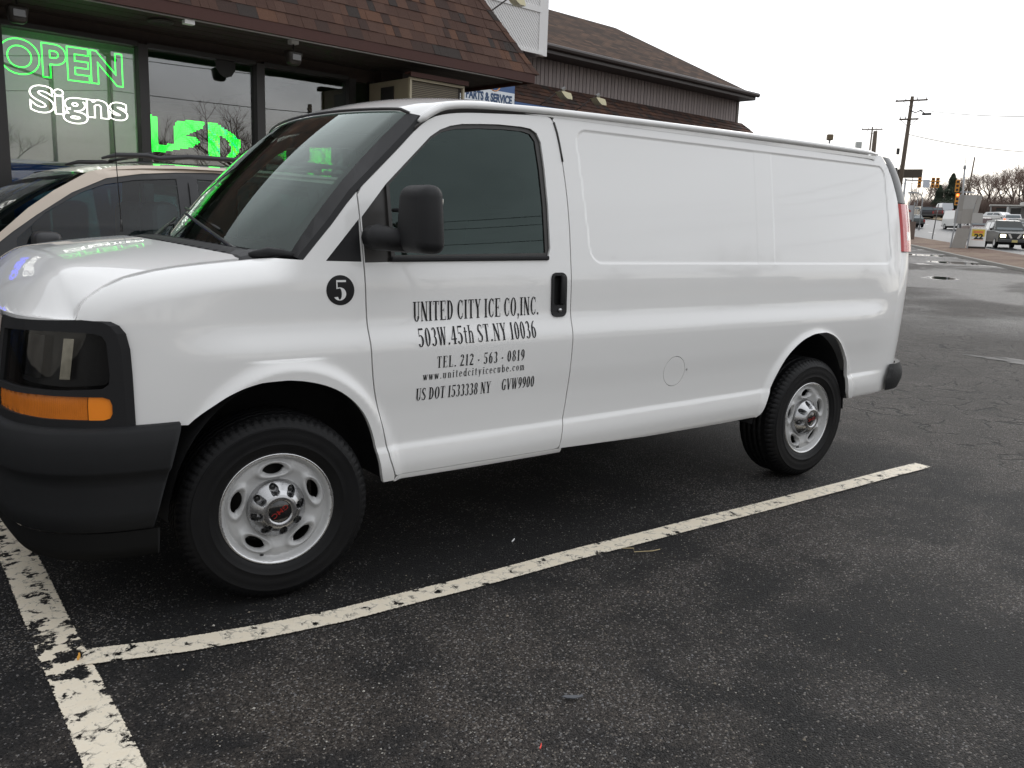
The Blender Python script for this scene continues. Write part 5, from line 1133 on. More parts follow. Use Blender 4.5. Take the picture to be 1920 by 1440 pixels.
sheet('window_frit', [(0, 0), (.5, 0), (1, 0), (1, 1), (.5, 1), (0, 1)], lambda s, t: Lmw(s, t)+np.array([.01, 0, -.01]), mat('black_frit', (.012, .012, .012), .25), ww, [[(.06, .08), (.5, .06), (.94, .08), (.95, .90), (.5, .93), (.05, .90)]], du=.06, dv=.08, out=(-1, 0, 1))
def Lmh(u, v):
    q = (v-YC)/(WM/2); z = np.interp(u, [-2.05, -1.95, -1.7, -1.2, -.8], [.80, .92, 1.0, 1.06, 1.10])-.06*np.abs(q)**3; return np.stack([u, v, z], -1)
sheet('hood', [(-2.0, YC), (-1.9, YM+.1), (-1.0, YM-.08), (-.86, YM-.02), (-1.22, YC), (-.86, 2*YC-YM+.02), (-1.0, 2*YC-YM+.08), (-1.9, 2*YC-YM-.1)], Lmh, GOLD, MV, du=.08, dv=.06, out=(0, 0, 1))
mb = MB(); mb.rbox((-1.95, YC, .62), (.25, WM-.1, .40), .08, 3); mb.build('front_bumper', GOLD, MV, smooth=True)
mb = MB(); mb.rbox((2.86, YC, 1.0), (.12, WM-.06, 1.25), .05, 3); mb.build('tailgate', GOLD, MV, smooth=True)
for x in (-.95, 2.1):
    for yy in (YM+.06, 2*YC-YM-.06):
        mb = MB(); mb.add(*lathe([(.19, -.09), (.30, -.10), (.325, -.06), (.325, .06), (.30, .10), (.19, .09)], 40, center=(x, yy, .33))); mb.build('wheel', RUBBER, MV, smooth=True)
        mb = MB(); mb.add(*lathe([(0, -.07), (.19, -.09)], 40, center=(x, yy, .33))); mb.build('rim', STEEL, MV)
mb = MB(); mb.box((.4, YC, .45), (4.3, WM-.5, .35)); mb.box((.9, YC, .95), (2.0, 1.3, .5)); mb.build('chassis', GAP, MV)
mb = MB(); mb.rbox((.55, YC-.42, 1.2), (.18, .5, .75), .07); mb.rbox((.55, YC+.42, 1.2), (.18, .5, .75), .07); mb.rbox((-.55, YC, 1.0), (.6, 1.5, .2), .05); mb.build('interior', mat('seat_grey', (.12, .12, .125), .9), MV)
for yy in (YM+.16, 2*YC-YM-.16):
    mb = MB(); mb.tube([(.12, yy, 1.85), (.22, yy, 1.880), (.42, yy, 1.890), (.5, yy, 1.875), (.7, yy, 1.90), (1.6, yy, 1.91), (2.3, yy, 1.885), (2.42, yy, 1.845)], [.008, .016, .018, .018, .018, .018, .016, .008], 8); mb.build('roof_rail', MTR, MV, smooth=True)
mb = MB(); mb.tube([(.45, YM+.16, 1.905), (.46, 2*YC-YM-.16, 1.905)], .014, 8); mb.build('roof_bar', MTR, MV, smooth=True); mb = MB(); mb.tube([(1.8, YM+.16, 1.90), (1.8, 2*YC-YM-.16, 1.90)], .014, 8); mb.build('roof_bar', MTR, MV, smooth=True)
def mmir(yy):
    b = bmesh.new(); bmesh.ops.create_cube(b, size=1)
    for v in b.verts: v.co = Vector((v.co.x*.16, v.co.y*.22, v.co.z*.14))
    bmesh.ops.bevel(b, geom=b.edges[:], offset=.045, segments=4, profile=.5, affect='EDGES'); b.verts.index_update()
    mb = MB(); mb.add([v.co+Vector((-.30, yy, 1.285)) for v in b.verts], [[v.index for v in f.verts] for f in b.faces]); b.free(); mb.build('mirror', MTR, MV, smooth=True)
mmir(YM-.20); mmir(2*YC-YM+.20)

# ------------------------------------------------------------------ second building behind the shop
B2 = empty('service_building', (0, 0, 0), BAZ, 'long brown building with hipped shingle roof and vertical siding band', 'building')
ROOF2 = mat('roof_shingle_brown', (.062, .044, .036), .9, spec=.15)
def course_mat():
    t = ROOF2.node_tree; p = t.nodes['Principled BSDF']; tcn = t.nodes.new('ShaderNodeTexCoord'); sp = t.nodes.new('ShaderNodeSeparateXYZ'); t.links.new(tcn.outputs['Object'], sp.inputs[0])
    br = t.nodes.new('ShaderNodeTexBrick'); br.inputs['Scale'].default_value = 1; br.inputs['Brick Width'].default_value = .30; br.inputs['Row Height'].default_value = .115; br.inputs['Mortar Size'].default_value = .008; br.inputs['Bias'].default_value = -.2
    br.inputs['Color1'].default_value = (.046, .030, .023, 1); br.inputs['Color2'].default_value = (.120, .070, .046, 1); br.inputs['Mortar'].default_value = (.022, .018, .016, 1)
    cb = t.nodes.new('ShaderNodeCombineXYZ'); sl = mth(t, 'MULTIPLY', sp.outputs[2], 1.9); t.links.new(sp.outputs[0], cb.inputs[0]); t.links.new(sl, cb.inputs[1]); t.links.new(cb.outputs[0], br.inputs['Vector'])
    nn = t.nodes.new('ShaderNodeTexNoise'); nn.inputs['Scale'].default_value = 3; nn.inputs['Detail'].default_value = 8; t.links.new(tcn.outputs['Object'], nn.inputs['Vector'])
    mx = t.nodes.new('ShaderNodeMix'); mx.data_type = 'RGBA'; mx.blend_type = 'MULTIPLY'; mx.inputs[0].default_value = .7; cr = t.nodes.new('ShaderNodeMapRange'); cr.inputs[3].default_value = .6; cr.inputs[4].default_value = 1.5; t.links.new(nn.outputs['Fac'], cr.inputs[0])
    t.links.new(br.outputs['Color'], mx.inputs[6]); t.links.new(cr.outputs[0], mx.inputs[7]); t.links.new(mx.outputs[2], p.inputs['Base Color'])
course_mat()
E0, E1, EV, EZ = 2.0, 19.8, 10.42, 5.05
RK, RM = 2.72, .585
mb = MB()      # hipped roof
a, b, c, d = (E0, EV, EZ+.12), (E1, EV, EZ+.12), (E1-RK, EV+RK, EZ+.12+RK*RM), (E0, EV+RK, EZ+.12+RK*RM)
mb.add([a, b, c, d, (E1, EV+2*RK, EZ+.12), (E0, EV+2*RK, EZ+.12)], [(0, 1, 2, 3), (1, 4, 2), (4, 5, 3, 2), (0, 3, 5)]); mb.build('roof', ROOF2, B2)
FASC2 = mat('fascia_dark_brown', (.040, .030, .027), .5)
mb = MB(); mb.box(((E0+E1)/2, EV-.02, EZ+.04), (E1-E0, .05, .15)); mb.box((E1+.02, EV+RK, EZ+.04), (.05, 2*RK, .15)); mb.tube([(E0, EV-.09, EZ+.09), (E1+.05, EV-.09, EZ+.09)], .06, 8); mb.build('gutter', FASC2, B2)
mb = MB(); mb.box(((E0+E1)/2, EV+.30, EZ-.02), (E1-E0, .60, .02)); mb.build('soffit', FASC2, B2)
SIDM = [mat('siding_taupe_%s' % n, c, .75, var=.1, vscale=8) for n, c in (('pale', (.27, .228, .218)), ('mid', (.235, .198, .190)))]
SV = 10.95; nb2 = 128; u = 4.0; bw = (19.75-u)/nb2
sme = []
for k in range(2):
    mb = MB(); mb.box((0, 0, 0), (bw-.018, .03, .62)); o = mb.build('siding_board', SIDM[k]); sme.append(o.data); bpy.data.objects.remove(o)
for i in range(nb2):
    o = bpy.data.objects.new('siding_board', sme[(i*7) % 2]); COL.objects.link(o); o.parent = B2; o.location = (u+(i+.5)*bw, SV-.016, 4.77)
mb = MB(); mb.box(((4+19.75)/2, SV+.03, 4.77), (15.75, .06, .66)); mb.build('siding_backing', mat('siding_shadow', (.055, .045, .042), .9), B2)
mb = MB(); mb.box((19.80, SV, 4.72), (.10, .10, .72)); mb.box((19.80, SV+2.5, 4.75), (.08, 5, .62)); mb.build('corner_post', mat('corner_trim_tan', (.10, .085, .07), .7), B2)
mb = MB(); mb.box((11.9, SV+2.5, 1.9), (15.6, 4.9, 3.8)); mb.build('wall', mat('wall_tan_stucco', (.22, .19, .15), .9, var=.15, vscale=3), B2)
# lower shingled skirt, built as courses of tabs
r_ = random.Random(4); rest = MB(); SK0, SK1 = (SV-.03, 4.47), (SV-1.02, 3.66); nrow = 9
for row in range(nrow):
    t0, t1 = row/nrow, (row+1)/nrow+.02
    v0, z0 = SK0[0]+(SK1[0]-SK0[0])*t0, SK0[1]+(SK1[1]-SK0[1])*t0; v1, z1 = SK0[0]+(SK1[0]-SK0[0])*t1, SK0[1]+(SK1[1]-SK0[1])*t1
    u = 5.0
    while u < 20.0:
        w = r_.choice((.12, .17, .24)); rest.m = r_.choices(range(6), (5, 4, 1.2, 2, 1.8, 4))[0]
        h = .018; rest.add([(u, v0, z0), (u+w-.006, v0, z0), (u+w-.006, v1-h*.6, z1+h*.7), (u, v1-h*.6, z1+h*.7), (u, v1, z1), (u+w-.006, v1, z1)], [(0, 1, 2, 3), (3, 2, 5, 4)]); u += w
o = rest.build('shingle_skirt', parent=B2, mats=SHC); o['kind'] = 'stuff'
mb = MB(); mb.add([(20.02, SK0[0], SK0[1]), (20.32, SK1[0], SK1[1]), (20.32, SV+5, SK1[1]), (20.02, SV+5, SK0[1])], [(0, 1, 2, 3)]); mb.build('skirt_end', SHC[1], B2)
mb = MB(); mb.box((12.7, SK1[0]+.05, 3.60), (15.2, .08, .14)); mb.build('skirt_fascia', FASC2, B2)
mb = MB(); mb.add([(4.8, SK0[0]+.02, SK0[1]), (20.0, SK0[0]+.02, SK0[1]), (20.3, SK1[0]+.05, SK1[1]-.02), (4.8, SK1[0]+.05, SK1[1]-.02)], [(0, 1, 2, 3)]); mb.build('skirt_deck', mat('felt_black', (.02, .018, .017), .9), B2)
# white lattice screen with its posts over the eave
LT = empty('lattice_sign_box', b2w(9.6, 10.20, 4.95), BAZ, 'white lattice sign box standing on the eave of the building behind', 'lattice screen')
WHT = mat('white_trim', (.74, .73, .72), .6)
mb = MB(); W_, H_ = 1.72, 2.3; st_ = .075
def clipseg(x0, z0, dx, dz):
    T = [0, 10]
    for p, q, lo, hi in ((x0, dx, -.9, W_), (z0, dz, 0, H_)):
        a_, b_ = (lo-p)/q, (hi-p)/q; T[0] = max(T[0], min(a_, b_)); T[1] = min(T[1], max(a_, b_))
    return T
for sgn in (1, -1):
    for i in range(-60, 90):
        x0 = i*st_*1.0; T0 = -5
        p0 = (x0-5*sgn, -5+0.0)
        ts = clipseg(x0-5*sgn, -5+.01, sgn, 1)
        if ts[1]-ts[0] < .03 or ts[1] > 9.99: continue
        a_ = (x0-5*sgn+sgn*ts[0], -4.99+ts[0]); b_ = (x0-5*sgn+sgn*ts[1], -4.99+ts[1]); hw = .0155; yy = .004*sgn
        nx, nz = hw*sgn*.7071*1.4, -hw*.7071*1.4
        mb.add([(a_[0]+nx, yy, a_[1]+nz), (a_[0]-nx, yy, a_[1]-nz), (b_[0]-nx, yy, b_[1]-nz), (b_[0]+nx, yy, b_[1]+nz), (a_[0]+nx, yy+.006, a_[1]+nz), (b_[0]+nx, yy+.006, b_[1]+nz)], [(0, 1, 2, 3), (0, 3, 5, 4)])
o = mb.build('lattice', WHT, LT); o['kind'] = 'stuff'
mb = MB(); mb.box((0, .25, 1.15), (3.4, .02, 2.3)); mb.build('backing_panel', mat('backing_grey', (.05, .048, .047), .9), LT)
mb = MB(); mb.box((W_+.11, .04, 1.13), (.24, .12, 2.40)); mb.box((.45, -.01, -.03), (2.74, .06, .06)); mb.box((.45, -.012, .79), (2.6, .03, .10)); mb.box((W_+.19, .3, 1.1), (.03, .6, 2.3)); mb.build('post', WHT, LT)
# parts and service sign and a blue panel
PS = empty('parts_sign', b2w(9.56, 9.78, 3.84), BAZ, 'blue and white sign reading PARTS & SERVICE behind the van roof', 'sign')
BLS = mat('sign_blue', (.025, .085, .24), .4); WHS = mat('sign_white', (.72, .76, .80), .4)
mb = MB(); mb.box((-.30, .02, .12), (2.1, .05, 1.15)); mb.build('sign_panel', BLS, PS)
mb = MB(); mb.box((-.30, -.010, -.005), (2.08, .008, .265)); mb.build('white_band', WHS, PS)
text_mesh('lettering', 'PARTS & SERVICE', .2, frame((.095, -.016, -.008), (1, 0, 0), (0, 0, 1)), mat('sign_blue_dark', (.02, .06, .15), .5), PS, extrude=.001, offset=.010, width=1.16, height=.165)
ringp = [(.22+.155*math.cos(q), -.012, .27+.155*math.sin(q)) for q in np.linspace(0, 2*math.pi, 40)]
mb = MB(); mb.tube(ringp, .012, 4, cap=False); mb.build('emblem_ring', mat('sign_orange', (.75, .33, .10), .5), PS)
mb = MB(); mb.add([(.22+.12*math.cos(q), -.0105, .27+.12*math.sin(q)) for q in np.linspace(0, 2*math.pi, 33)[:-1]], [tuple(range(32))]); mb.build('emblem_disc', mat('sign_blue_mid', (.03, .14, .38), .5), PS)
mb = MB(); mb.box((12.0, 9.80, 3.62), (3.6, .05, .42)); o = mb.build('blue_sign_panel', BLS); o.location = (0, 0, 0); o.rotation_euler.z = BAZ; tag(o, 'plain blue sign panel below the shingle skirt behind the van roof', 'sign')
mb = MB(); mb.box((10.05, 10.30, 4.98), (.38, .03, .42)); o = mb.build('blue_sheet', BLS); o.rotation_euler.z = BAZ; tag(o, 'small torn blue sheet at the foot of the white lattice', 'sheet')
# arm lights
def arm_light(u, v, z, label):
    f = empty('sign_light', b2w(u, v, z), BAZ, label, 'sign light', 'cream lights on arms in front of the shingle skirt')
    C_ = mat('cream_enamel', (.68, .62, .40), .4)
    mb = MB(); mb.tube([(-.52, .42, -.36), (-.02, 0, .13)], .014, 6); mb.build('arm', FASC2, f, smooth=True)
    mb = MB(); mb.tube([(-.04, .02, .10), (.02, -.01, .14)], .035, 8); mb.tube([(.01, 0, .13), (.03, 0, .02)], .012, 6); mb.build('swivel', mat('grey_zinc', (.25, .25, .25), .5), f)
    mb = MB(); P = [(-.16, .05), (-.06, .06), (.12, .045), (.16, -.02), (.17, -.075), (.02, -.07), (-.06, -.03)]
    mb.prism(P, lambda p: (p[0], -.09, p[1]), lambda p: (p[0], .09, p[1])); mb.build('lamp_head', C_, f)
arm_light(11.62, 9.72, 4.10, 'cream arm light nearer the PARTS & SERVICE sign'); arm_light(12.70, 9.74, 4.11, 'cream arm light further along the brown skirt'); arm_light(10.12, 9.62, 5.60, 'cream arm light in front of the white lattice')

# ------------------------------------------------------------------ trees
BARK = mat('bark_grey_brown', (.085, .065, .052), .9, var=.3, vscale=4)
TWIG = mat('twig_brown_haze', (.20, .145, .118), .9, var=.25, vscale=2)  # twig brown made paler, distance haze put into the colour
def bare_tree_meshes(seed, H=9., spread=.42, levels=5):
    rr_ = random.Random(seed); tr = MB(); cr = MB()
    def grow(p, d, L, r, lev):
        n = 3 if lev < 3 else 2; pts = [p]; q = Vector(p); dd = Vector(d)
        for i in range(n):
            dd = (dd+Vector((rr_.uniform(-1, 1), rr_.uniform(-1, 1), rr_.uniform(-.2, .7)))*.16).normalized(); q = q+dd*(L/n); pts.append(q.copy())
        (tr if lev < 2 else cr).tube(pts, r, 6 if lev < 2 else 3, cap=False, r2=r*.62)
        if lev >= levels: return
        k = rr_.randint(3, 4) if lev < 2 else rr_.randint(3, 5)
        for i in range(k):
            t = rr_.uniform(.45, 1.0) if i else 1.0; j = min(int(t*n), n-1); base = pts[j].lerp(pts[j+1], t*n-j)
            ax = Vector((rr_.uniform(-1, 1), rr_.uniform(-1, 1), rr_.uniform(-.1, .9))).normalized(); nd = (dd*(1-spread)+ax*spread*1.5).normalized()
            grow(base, nd, L*rr_.uniform(.55, .78), r*.55, lev+1)
    grow(Vector((0, 0, -.1)), Vector((0, 0, 1)), H*.34, H*.020, 0)
    a = tr.build('trunk', BARK, smooth=True); b = cr.build('crown', TWIG, fix=False); ma, mb_ = a.data, b.data
    bpy.data.objects.remove(a); bpy.data.objects.remove(b); return ma, mb_
TM = [bare_tree_meshes(s, 9., sp) for s, sp in ((1, .42), (2, .5), (3, .36), (5, .46))]
def tree(x, y, h, k, rz, label, group='bare winter trees along the highway'):
    t = empty('bare_tree', gnd(x, y), rz, label, 'tree', group); t.scale = (h/9,)*3
    for nm, me in zip(('trunk', 'crown'), TM[k % 4]): o = bpy.data.objects.new(nm, me); COL.objects.link(o); o.parent = t
def pix(px, dist):
    """bearing of a column of the view turned into a ground position at a distance"""
    return BEAR(px, dist)
def BEAR(px, dist):
    d = _F+_R2*((px-960)/1614.24)+_U2*((720-440)/1614.24); h = Vector((d.x, d.y)).normalized(); return CAM.x+h.x*dist, CAM.y+h.y*dist
TL = 'bare brown tree in the belt beyond the highway'
ORD = 'first second third fourth fifth sixth seventh eighth ninth tenth eleventh twelfth thirteenth fourteenth fifteenth sixteenth seventeenth eighteenth nineteenth twentieth twenty-first twenty-second twenty-third twenty-fourth twenty-fifth twenty-sixth twenty-seventh twenty-eighth twenty-ninth thirtieth'.split()
tl = sorted(((1708, 200, 6.0, 0), (1717, 190, 5.5, 1), (1727, 196, 7.0, 2), (1737, 205, 7.4, 3), (1745, 190, 6.2, 0), (1755, 196, 6.6, 1), (1786, 200, 7.6, 1), (1796, 190, 7.4, 0), (1808, 200, 8.6, 2), (1820, 188, 8.6, 3), (1830, 198, 9.2, 1), (1842, 186, 8.4, 0), (1852, 195, 9.4, 2), (1862, 184, 8.6, 1), (1872, 194, 9.4, 3), (1882, 180, 9.0, 1), (1892, 188, 10.6, 2), (1902, 178, 9.8, 3), (1912, 186, 9.8, 0), (1924, 176, 9.0, 2), (1940, 182, 9.0, 3), (1766, 205, 7, 3), (1776, 200, 7, 2)))
for i, (px, ds, h, k) in enumerate(tl):
    x, y = BEAR(px, ds); tree(x, y, h*1.12, k, i*1.3, '%s bare brown tree from the left in the belt beyond the highway' % ORD[i])
# behind the camera across the road, seen in reflections
r_ = random.Random(8)
for i in range(26):
    s_ = -85+i*6.2+r_.uniform(-2, 2); n_ = r_.uniform(46, 60); x, y = road(s_, n_); tree(x, y, r_.uniform(8, 12), i, i*.9, '%s bare tree along the far side of the highway behind the camera' % ORD[i], 'bare trees across the highway')
# low thicket
mb = MB(); r_ = random.Random(12)
for i in range(13000):
    if i < 9200: px = r_.uniform(1700, 1960); ds = r_.uniform(176, 215); x, y = BEAR(px, ds); hh = 4.6*(.75 if px < 1780 else 1)
    else: s_ = r_.uniform(-120, 110); n_ = r_.uniform(52, 66); x, y = road(s_, n_); hh = 3.6
    z = float(gz(x, y)); h = r_.uniform(1.5, hh); lx, ly = r_.uniform(-.8, .8), r_.uniform(-.8, .8); w = .045
    mb.add([(x-w, y, z), (x+w, y, z), (x+lx, y+ly, z+h)], [(0, 1, 2)])
    for q in range(2): t = r_.uniform(.3, .8); mb.add([(x+lx*t-w*.6, y+ly*t, z+h*t), (x+lx*t+w*.6, y+ly*t, z+h*t), (x+lx*t+r_.uniform(-1.2, 1.2), y+ly*t+r_.uniform(-1, 1), z+h*t+r_.uniform(.4, 1.5))], [(0, 1, 2)])
tag(mb.build('thicket', mat('thicket_brown_haze', (.19, .135, .112), .95), fix=False), kind='stuff')  # thicket colour lightened to stand in for haze over the far belt
# conifer
def conifer(px, ds, H, label):
    x, y = BEAR(px, ds); t = empty('conifer_tree', gnd(x, y), 0, label, 'tree'); mb = MB(); mb.tube([(0, 0, 0), (0, 0, H*.95)], .22, 8, r2=.03); mb.build('trunk', BARK, t, smooth=True)
    mb = MB(); rr_ = random.Random(int(px))
    for i in range(5200):
        f = rr_.random()**.8; z = H*(.12+.88*f); rad = (1-f)**.75*H*.23*(1+.25*math.sin(z*3.1))+.12; a = rr_.uniform(0, 6.283); q = rad*math.sqrt(rr_.uniform(.25, 1)); s = .26*(1.2-f*.5)
        c = Vector((q*math.cos(a), q*math.sin(a), z-q*.22)); o1 = Vector((math.cos(a), math.sin(a), -.45))*s; o2 = Vector((-math.sin(a), math.cos(a), rr_.uniform(-.4, .4)))*s*.5
        mb.add([c-o1*.4+o2, c-o1*.4-o2, c+o1], [(0, 1, 2)])
    mb.build('foliage', mat('conifer_green', (.050, .068, .042), .9, var=.4, vscale=1.2), t, fix=False)
conifer(1774, 172, 7.4, 'dark green conifer standing above the bare trees'); conifer(1788, 178, 5.2, 'small dark conifer beside the taller one'); conifer(1752, 178, 5.5, 'small evergreen left of the tall conifer')

# ------------------------------------------------------------------ poles, signals and signs
WOOD = mat('weathered_pole_wood', (.115, .090, .068), .9, var=.25, vscale=3); GALV = mat('galvanised_steel', (.34, .35, .36), .45, metal=.3); DKM = mat('dark_hardware', (.03, .03, .03), .5)
YEL = mat('signal_yellow', (.62, .26, .03), .5)
def upole(px, ds, H, label, lean=0., arms=1, r=.17, rz=0.6, group=None):
    x, y = BEAR(px, ds); p = empty('utility_pole', gnd(x, y), rz, label, 'utility pole', group)
    mb = MB(); mb.tube([(0, 0, -.2), (lean*.5, 0, H*.5), (lean, 0, H)], r, 10, r2=r*.62); mb.build('shaft', WOOD, p, smooth=True)
    for k in range(arms):
        z = H-.35-k*1.5; xx = lean*(z/H); L_ = 2.5 if k == 0 else 1.5
        mb = MB(); mb.box((xx, -.14, z), (L_, .10, .13)); mb.build('crossarm', WOOD, p)
        for q in (-.46, -.18, .18, .46)[:4 if k == 0 else 2]:
            mb = MB(); mb.tube([(xx+q*L_, -.14, z+.06), (xx+q*L_, -.14, z+.26)], .05, 6, r2=.03); mb.build('insulator', mat('insulator_grey', (.3, .3, .32), .4), p)
        mb = MB(); mb.tube([(xx-.7, -.15, z), (xx, -.12, z-.6)], .02, 4); mb.tube([(xx+.7, -.15, z), (xx, -.12, z-.6)], .02, 4); mb.build('brace', DKM, p)
    return p
P1 = upole(1674, 82, 11.65, 'tall leaning wooden utility pole beside the van rear', lean=.30, arms=2, r=.22, rz=-1.25)
mb = MB()
for z in (7.2, 5.6, 4.4): mb.rbox((-.32, -.1, z), (.22, .2, .5), .04)
mb.tube([(.3, -.2, 10.5), (.7, -.2, 10.3), (1.1, -.2, 10.45), (1.6, -.2, 10.1)], .05, 6); mb.box((1.6, -.2, 10.15), (.7, .2, .16)); mb.build('equipment', DKM, P1)
upole(1622, 130, 11.9, 'thick brown utility pole behind the van roof', lean=-.1, arms=0, r=.42, rz=-1.1)
upole(1612, 124, 12.1, 'thin utility pole with long crossarm behind the van roof', lean=.15, arms=1, r=.14, rz=-1.1)
upole(1802, 150, 9.2, 'distant bare utility pole above the tree belt', lean=.5, arms=0, r=.16, rz=-1.1)
def wire(name, A, B_, sag, label, r=.016):
    A = Vector(A); B_ = Vector(B_); mb = MB(); mb.tube([A.lerp(B_, t)-Vector((0, 0, sag*4*t*(1-t))) for t in np.linspace(0, 1, 26)], r, 4); return tag(mb.build(name, DKM), label, 'wire')
x1, y1 = BEAR(1692, 82); x2, y2 = BEAR(2150, 66)
wire('overhead_wire', (x1+.3, y1, float(gz(x1, y1))+10.6), (x2, y2, 9.6), .5, 'upper overhead wire running right from the leaning pole', .022)
x1, y1 = BEAR(1680, 82); wire('overhead_wire', (x1+.2, y1, float(gz(x1, y1))+8.6), (x2, y2, 7.0), .6, 'lower overhead wire running right from the leaning pole', .022)
x3, y3 = BEAR(1655, 90); wire('guy_wire', (x1, y1, float(gz(x1, y1))+7.4), (x3, y3, 4.0), .05, 'slanting guy wire left of the leaning pole', .02)
# mast arm traffic signals
def sig_head(par, c, lit=None, rz=0):
    mb = MB(); mb.rbox((c[0], c[1], c[2]), (.34, .26, 1.02), .03); mb.build('signal_head', YEL, par)
    for k, cc in enumerate(((.5, .02, .01), (.4, .25, .02), (.01, .3, .1))):
        z = c[2]+.33-.33*k; on = lit == k
        mb = MB(); mb.add(*lathe([(0, -.145), (.10, -.14)], 16, center=(c[0], c[1], z))); mb.build('signal_lens', emitm('signal_red_lit', (1, .10, .02), 9) if on else mat('signal_lens_dark', (.03, .02, .02), .3), par)
        mb = MB(); mb.tube([(c[0]+.12*math.cos(q), c[1]-.17, z+.12*math.sin(q)) for q in np.linspace(0, math.pi, 8)], .015, 4); mb.build('visor', YEL, par)
x, y = BEAR(1686, 100); MA = empty('mast_arm_signal', gnd(x, y), -1.1, 'mast arm with yellow traffic signals and a white plate right of the leaning pole', 'traffic signal')
mb = MB(); mb.tube([(0, 0, 0), (0, 0, 5.4)], .13, 10, r2=.10); mb.build('mast', GALV, MA, smooth=True)
mb = MB(); mb.tube([(0, 0, 5.25), (3.3, 0, 5.10)], .08, 8, r2=.05); mb.build('arm', GALV, MA, smooth=True)
for q in (1.35, 2.60, 3.02): sig_head(MA, (q, -.08, 5.0))
mb = MB(); mb.box((1.98, -.10, 4.9), (.62, .03, .80)); mb.build('sign_plate', mat('plate_white', (.62, .66, .72), .5), MA)
x, y = BEAR(1799, 84); SP = empty('signal_pole', gnd(x, y), -1.1, 'slender signal pole with a lit red light above the board sign', 'traffic signal')
mb = MB(); mb.tube([(0, 0, 0), (-.25, 0, 6.0)], .10, 8, r2=.07); mb.tube([(-.25, 0, 6.0), (-.27, 0, 7.0)], .025, 6); mb.rbox((-.25, 0, 6.0), (.22, .22, .3), .04); mb.build('mast', GALV, SP, smooth=True)
sig_head(SP, (-.62, -.05, 4.45)); sig_head(SP, (-.52, -.05, 3.35), lit=0)
mb = MB(); mb.box((.2, 0, 3.95), (1.1, .02, .12)); mb.build('street_plate', mat('plate_grey', (.4, .42, .45), .5), SP)
def lamp_col(px, ds, H, label):
    x, y = BEAR(px, ds); t = empty('street_lamp', gnd(x, y), -1.1, label, 'street lamp'); mb = MB(); mb.tube([(0, 0, 0), (0, 0, H*.8), (-.15, 0, H*.93), (-.6, 0, H), (-1.1, 0, H+.02)], .07, 8, r2=.05); mb.build('column', GALV, t, smooth=True)
    mb = MB(); mb.rbox((-1.25, 0, H+.0), (.5, .2, .12), .04); mb.build('lamp_head', GALV, t, smooth=True)
lamp_col(1722, 105, 4.0, 'curved thin grey street lamp near the left junction')
x, y = BEAR(1538, 60); t = empty('area_light', gnd(x, y), -.6, 'small square flood light showing over the van roof', 'area light'); mb = MB(); mb.tube([(0, 0, 0), (0, 0, 6.75)], .06, 8); mb.build('column', GALV, t); mb = MB(); mb.rbox((0, 0, 6.85), (.36, .3, .36), .05); mb.build('lamp_head', mat('lamp_brown', (.16, .12, .07), .6), t)
x, y = BEAR(1592, 90); t = empty('cabinet_on_post', gnd(x, y), -.6, 'pale square box on a post showing over the van roof', 'box'); mb = MB(); mb.tube([(0, 0, 0), (0, 0, 7.7)], .07, 8); mb.build('column', GALV, t); mb = MB(); mb.rbox((0, 0, 8.1), (.5, .38, .8), .03); mb.build('box_head', mat('box_grey', (.5, .52, .5), .5), t)
# brown slab (canopy) behind the pole
x, y = BEAR(1690, 112); t = empty('billboard', gnd(x, y), -1.2, 'dark brown slab on trusses behind the leaning utility pole', 'billboard')
mb = MB(); mb.box((0, 0, 6.1), (2.9, .5, .95)); mb.build('panel', mat('billboard_back', (.075, .062, .050), .9), t)
mb = MB()
for q in (-1.6, -.6, .5, 1.3): mb.tube([(q, 0, 0), (q, 0, 5.7)], .04, 6)
for q in (3.9, 5.0): mb.tube([(-1.6, 0, q), (1.3, 0, q)], .03, 6)
mb.build('truss', GALV, t)
# board sign frame seen from behind
x, y = BEAR(1802, 62.5); t = empty('roadside_sign', gnd(x, y, .1), -1.05, 'back of a faceted grey roadside sign on two slanting posts', 'sign')
PANEL = mat('sign_back_aluminium', (.42, .41, .39), .5, metal=.15, var=.12, vscale=2); PAN2 = mat('sign_board_grey', (.34, .325, .30), .7, var=.12, vscale=2)
mb = MB(); mb.tube([(-.54, 0, -.3), (-.32, 0, 3.35)], .055, 6); mb.build('post', GALV, t); mb = MB(); mb.tube([(.42, 0, -.3), (.56, 0, 2.8)], .055, 6); mb.build('post', GALV, t)
SX = lambda P: [(a*.80-.12*(b-1.2)*.35, b*.90) for a, b in P]
for P in map(SX, ([(-.45, 2.6), (-.05, 2.6), (.02, 3.7), (-.25, 3.7)], [(-.05, 2.75), (.72, 2.78), (.98, 3.72), (.02, 3.7)], [(.72, 2.5), (1.05, 2.5), (1.30, 3.7), (.98, 3.72)], [(-.60, 1.75), (-.12, 1.72), (-.05, 2.75), (-.55, 2.72)], [(-.12, 1.72), (.62, 1.75), (.72, 2.78), (-.05, 2.75)], [(.62, 1.80), (1.42, 1.78), (1.42, 2.48), (.68, 2.5)])):
    mb = MB(); k = len(t.children); tl = .10*math.sin(k*2.1); mb.prism(P, lambda p: (p[0], -.05+tl*(p[1]-2.7), p[1]), lambda p: (p[0], -.03+tl*(p[1]-2.7), p[1])); mb.build('panel', PANEL if k % 2 else PAN2, t)
mb = MB(); mb.prism([(-.50, .05), (.30, -.02), (.48, 1.25), (-.28, 1.30)], lambda p: (p[0], -.06, p[1]), lambda p: (p[0], -.03, p[1])); mb.build('lower_board', PAN2, t)
